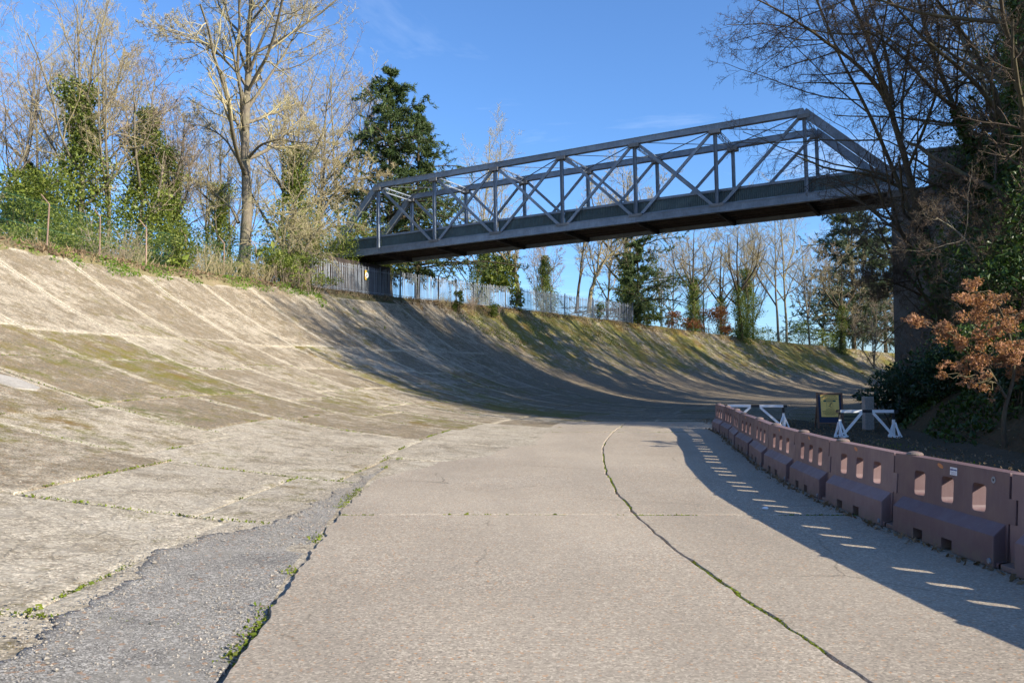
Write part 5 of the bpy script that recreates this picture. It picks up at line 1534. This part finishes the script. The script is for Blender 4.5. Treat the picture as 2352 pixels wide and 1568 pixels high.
# ---- trees on the hill outside the picture whose shade falls over the track
for q, (P, X, Y, sc, rz) in enumerate(((PD, 27, 22.5, 1.0, 0), (PE, 31.5, 18.5, 1.15, 1), (PD, 36, 15.2, 1.1, 2), (PD, 24, 28, 1.0, 3), (PE, 29, 29, 1.3, 4), (PD, 34, 24, 1.1, 5), (PA, 40, 20, 1.1, .5), (PE, 41, 12.8, 1.2, 1.5), (PD, 33, 34, 1.0, 2.5),
                                     (PD, 26.5, 36, 1.2, 3.5), (PE, 38, 30, 1.4, 4.5), (PD, 30, 42, 1.25, 5.5), (PD, 45, 27, 1.4, .2), (PE, 43, 36, 1.4, 1.2), (PB, 38, 44, 1.2, 2.2), (PE, 50, 20, 1.4, 3.2), (PE, 27, 40, 1.1, 1.1), (PD, 32, 38, 1.3, 2.0), (PE, 36, 40, 1.4, 4.1), (PD, 40, 25, 1.3, .9), (PE, 31, 24, 1.1, 5.3), (PD, 29.5, 33, 1.15, 2.9))):
    o = copy_tree(P); used.add(P.name)
    sc = sc * (1.22 if Y > 23 else 1.0)
    o.location = (X, Y, float(hillz(np.array(X), np.array(Y))) - .2); o.rotation_euler = (0, 0, rz); o.scale = (sc, sc, sc)
    tag(o, "tree standing on the hill to the right, outside the picture", "tree", "trees on the hill outside the picture")

FP = conifer("fir_tree", "tree standing out of view behind the abutment tower", 0, 0, 18.0, 4.6, np.random.default_rng(310), M['fir'], 80, 0, .5, "infield trees out of view behind the abutment tower", .2, base=np.array([0, 0, 0.]), irr=.45, t0=.25)
gi = np.random.default_rng(77)
fp_used = False
for q, Y in enumerate(np.arange(42, 112, 3.4)):
    for w_ in (0, 1):
        X = .645 * Y + 2.5 + w_ * 10 + gi.uniform(-1.0, 3.0); Yy = Y + gi.uniform(-1.2, 1.2)
        P = (PD, PA, FP, PC, PD, PB, FP, PA)[int(gi.integers(0, 8))]
        if P is FP and not fp_used: o = FP; fp_used = True
        else: o = copy_tree(P)
        sc = gi.uniform(1.0, 1.75)
        o.location = (X, Yy, float(hillz(np.array(X), np.array(Yy))) - .2); o.rotation_euler = (0, 0, gi.uniform(0, 6.28)); o.scale = (sc, sc, sc)
        tag(o, "tree standing out of view behind the abutment tower", "tree", "infield trees out of view behind the abutment tower")

# ------------------------------------------------------------------ small ground cover
g = np.random.default_rng(500)
def scatter_leaves(name, P, size, matl, asp=.5, flat_=3.0, sd=.35, dirs=None):
    return tag(link(name, leaf_mesh(P, size, g, name, asp, flat_, sd, dirs), matl), kind="stuff")
# moss in the road joints
pts = []
y = g.uniform(3, 31, 4200); dens_ = vnoise(y, y * 0 + 2, 1.1); y = y[dens_ > .1]
pts.append(np.stack([jointx(y) + g.normal(0, .008, len(y)), y, rise(y) - .014 + g.uniform(-.01, .008, len(y))], 1))
for yj in (10.0, 25.3):
    x = g.uniform(-2.1, 5.5, 1500); x = x[vnoise(x, x * 0 + yj, 2.0) > -.2]
    pts.append(np.stack([x, yj + g.normal(0, .010, len(x)), rise(yj) - .010 + g.uniform(-.01, .006, len(x))], 1))
y = 3 + 16 * g.random(2000) ** 1.2; y = y[vnoise(y, y * 0 + 8, 1.4) > .36]
pts.append(np.stack([roadl(y) - np.abs(g.normal(.04, .06, len(y))), y, oldz_xy(roadl(y), y) + .03 + g.uniform(-.01, .02, len(y))], 1))
for k in range(NK0, NK1):                      # moss along the old slab joints
    tj = math.radians(9.0 + 1.75 * k)
    r = g.uniform(118, 136, 1500); r = r[(vnoise(r, r * 0 + k * 3.7, .8) > -.15) & (r < 121 + 15 * g.random(len(r)))]
    X, Y = pol(tj + .022 * vnoise(tj * r * 2.1 + 40, r * 2.1) / r, r); X = X + g.normal(0, .02, len(r)); Y = Y + g.normal(0, .02, len(r))
    kk = X < roadl(np.clip(Y, -4, 32)) - .05
    pts.append(np.stack([X, Y, oldz(*topol(X, Y)) + g.uniform(-.005, .015, len(r))], 1)[kk])
    for j in range(2, 7):
        rj = rowr(k, j); n_ = 320; t = math.radians(9.0 + 1.75 * k) + math.radians(1.75) * g.random(n_)
        t = t[vnoise(t * 300, t * 0 + j * 5.1 + k, 1.0) > .15]
        X, Y = pol(t, rj + g.normal(0, .02, len(t))); kk = X < roadl(np.clip(Y, -4, 32)) - .05
        pts.append(np.stack([X, Y, oldz(t, rj) + g.uniform(-.005, .015, len(t))], 1)[kk])
scatter_leaves("joint_moss", np.concatenate(pts), .026, M['mossclump'], .7, 1.0)
# loose stones on the broken tarmac margin
n = 5200
y = 3.2 + 14 * g.random(n) ** 1.6; off = np.abs(g.normal(0, .34, n)) + .02
x = roadl(y) - off
keep = (x > np.interp(y, ya, xa) - .5) & (vnoise(x, y, 1.6) > -.35)
x, y = x[keep], y[keep]
n2 = 1500; y2 = 3.5 + 9 * g.random(n2); x2 = roadl(y2) - g.uniform(.3, 4.5, n2)
y3 = 3.2 + 11 * g.random(4200) ** 1.3; x3 = np.interp(y3, ya, xa) + g.normal(0, .16, 4200)
x, y = np.concatenate([x, x2, x3]), np.concatenate([y, y2, y3])
s = .0058 * np.exp(g.normal(0, .42, len(x)))
C = np.stack([x, y, oldz_xy(x, y) + .022 + s * .3], 1)
octv = np.array([(1, 0, 0), (-1, 0, 0), (0, 1, 0), (0, -1, 0), (0, 0, .7), (0, 0, -.7)], float)
octf = np.array([(0, 2, 4), (2, 1, 4), (1, 3, 4), (3, 0, 4), (2, 0, 5), (1, 2, 5), (3, 1, 5), (0, 3, 5)])
a = g.random(len(x)) * 6.28
ov = octv[None] * g.uniform(.6, 1.3, (len(x), 6, 1)) * s[:, None, None]
ov = np.stack([ov[..., 0] * np.cos(a)[:, None] - ov[..., 1] * np.sin(a)[:, None], ov[..., 0] * np.sin(a)[:, None] + ov[..., 1] * np.cos(a)[:, None], ov[..., 2]], -1)
me = np_mesh("loose_stones", (C[:, None] + ov).reshape(-1, 3), (np.arange(len(x))[:, None, None] * 6 + octf[None]).reshape(-1, 3))
tag(link("loose_stones", me, M['pebble']), kind="stuff")
# one white pebble in the barriers' shadow
bm = bmesh.new(); bmesh.ops.create_icosphere(bm, subdivisions=2, radius=.035)
for v in bm.verts: v.co = Vector((v.co.x * 1.2, v.co.y * .8, v.co.z * .55)) * (1 + .12 * math.sin(v.co.x * 90 + v.co.y * 70))
me = bpy.data.meshes.new("white_pebble"); bm.to_mesh(me); bm.free()
px = (1752 - 1176) / FPX * 10.4
tag(link("white_pebble", me, M['white'], None, (px, 10.4, .016)), "single white pebble on the road in the barriers' shadow", "pebble")
# dead leaves along the barrier feet, on the earth margin and on the crest
bx_, by_ = np.array([p[0] for p in BJ]), np.array([p[1] for p in BJ])
y = g.uniform(5, 27, 700); x = np.interp(y, by_, bx_) - .26 - np.abs(g.normal(0, .06, 700))
P1 = np.stack([x, y, rise(y) + .012], 1)
y = g.uniform(8, 34, 5200); x = np.interp(y, by_, bx_) + .5 + np.abs(g.normal(0, 3.6, 5200))
P2 = np.stack([x, y, np.array([gz(a_, b_) for a_, b_ in zip(x, y)]) + .05], 1)
t = g.uniform(.13, .75, 9000); r = 139.6 + np.abs(g.normal(0, 1.1, 9000))
X, Y = pol(t, r); P3 = np.stack([X, Y, oldz(t, np.minimum(r, 140)) + .14 + .14 * smooth01((r - 139.4) / 2) + .08 * vnoise(X, Y, 1.1)], 1)
scatter_leaves("dead_leaves", np.concatenate([P1, P2]), .055, M['deadleaf'], .6, 2.0)
scatter_leaves("crest_litter", P3, .12, M['deadleaf'], .6, 1.0)
X = g.uniform(9.5, 24, 52000); Y = g.uniform(12, 36, 52000)
k = (X > footx(Y) - .2) & (X < .70 * Y + 2) & (vnoise(X, Y, .7) > -.35); X, Y = X[k], Y[k]
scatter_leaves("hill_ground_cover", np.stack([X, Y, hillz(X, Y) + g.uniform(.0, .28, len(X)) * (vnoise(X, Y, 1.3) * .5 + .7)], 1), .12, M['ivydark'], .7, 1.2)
# grass and weeds
def blades(name, base, h, matl, w=.16):
    n = len(base); d = nrm(np.stack([g.normal(0, .35, n), g.normal(0, .35, n), np.ones(n)], 1))
    hh = h * g.uniform(.5, 1.3, n)
    return scatter_leaves(name, base + d * hh[:, None] * .45, h, matl, w, 0, .3, d)
def bankpts(th0, th1, r0, r1, n, nz=.1, sc=1.0):
    t = g.uniform(th0, th1, n); r = g.uniform(r0, r1, n)
    X, Y = pol(t, r); k = vnoise(X, Y, sc) > nz
    t, r, X, Y = t[k], r[k], X[k], Y[k]
    return np.stack([X, Y, oldz(t, np.minimum(r, 140.0)) + .04 + .2 * smooth01((r - 139.4) / 2.2)], 1)
gp_ = [bankpts(.14, .33, 139.2, 141.2, 9000, .3, .9), bankpts(.17, .24, 138.9, 140.2, 2600, .35, 1.3), bankpts(.325, .355, 136.6, 139.4, 2200, .3, .9), bankpts(.27, .33, 138.3, 139.8, 1800, .4, 1.1)]
scatter_leaves("weeds", np.concatenate(gp_) + np.stack([g.normal(0, .05, sum(map(len, gp_))), g.normal(0, .05, sum(map(len, gp_))), g.uniform(0, .16, sum(map(len, gp_)))], 1), .10, M['grass'], .5, .8)
blades("dry_grass", np.concatenate([bankpts(.16, .40, 139.6, 142.0, 4000, .1, .8), bankpts(.42, .72, 138.9, 141.5, 9000, -.2, .5), bankpts(.72, 1.1, 139.2, 141.0, 5000, -.1, .4)]), .30, M['drygrass'], .10)
blades("bank_moss", np.concatenate([bankpts(.45, .72, 135.5, 139.3, 9000, .25, .35)]), .07, M['mossclump'], .7)
y = g.uniform(7, 22, 2600); x = np.interp(y, by_, bx_) + .35 + g.random(2600) * (footx(y) - np.interp(y, by_, bx_) - .1); k = vnoise(x, y, .6) > .15; x, y = x[k], y[k]
blades("margin_grass", np.stack([x, y, np.array([gz(a_, b_) for a_, b_ in zip(x, y)])], 1), .06, M['mossclump'], .25)
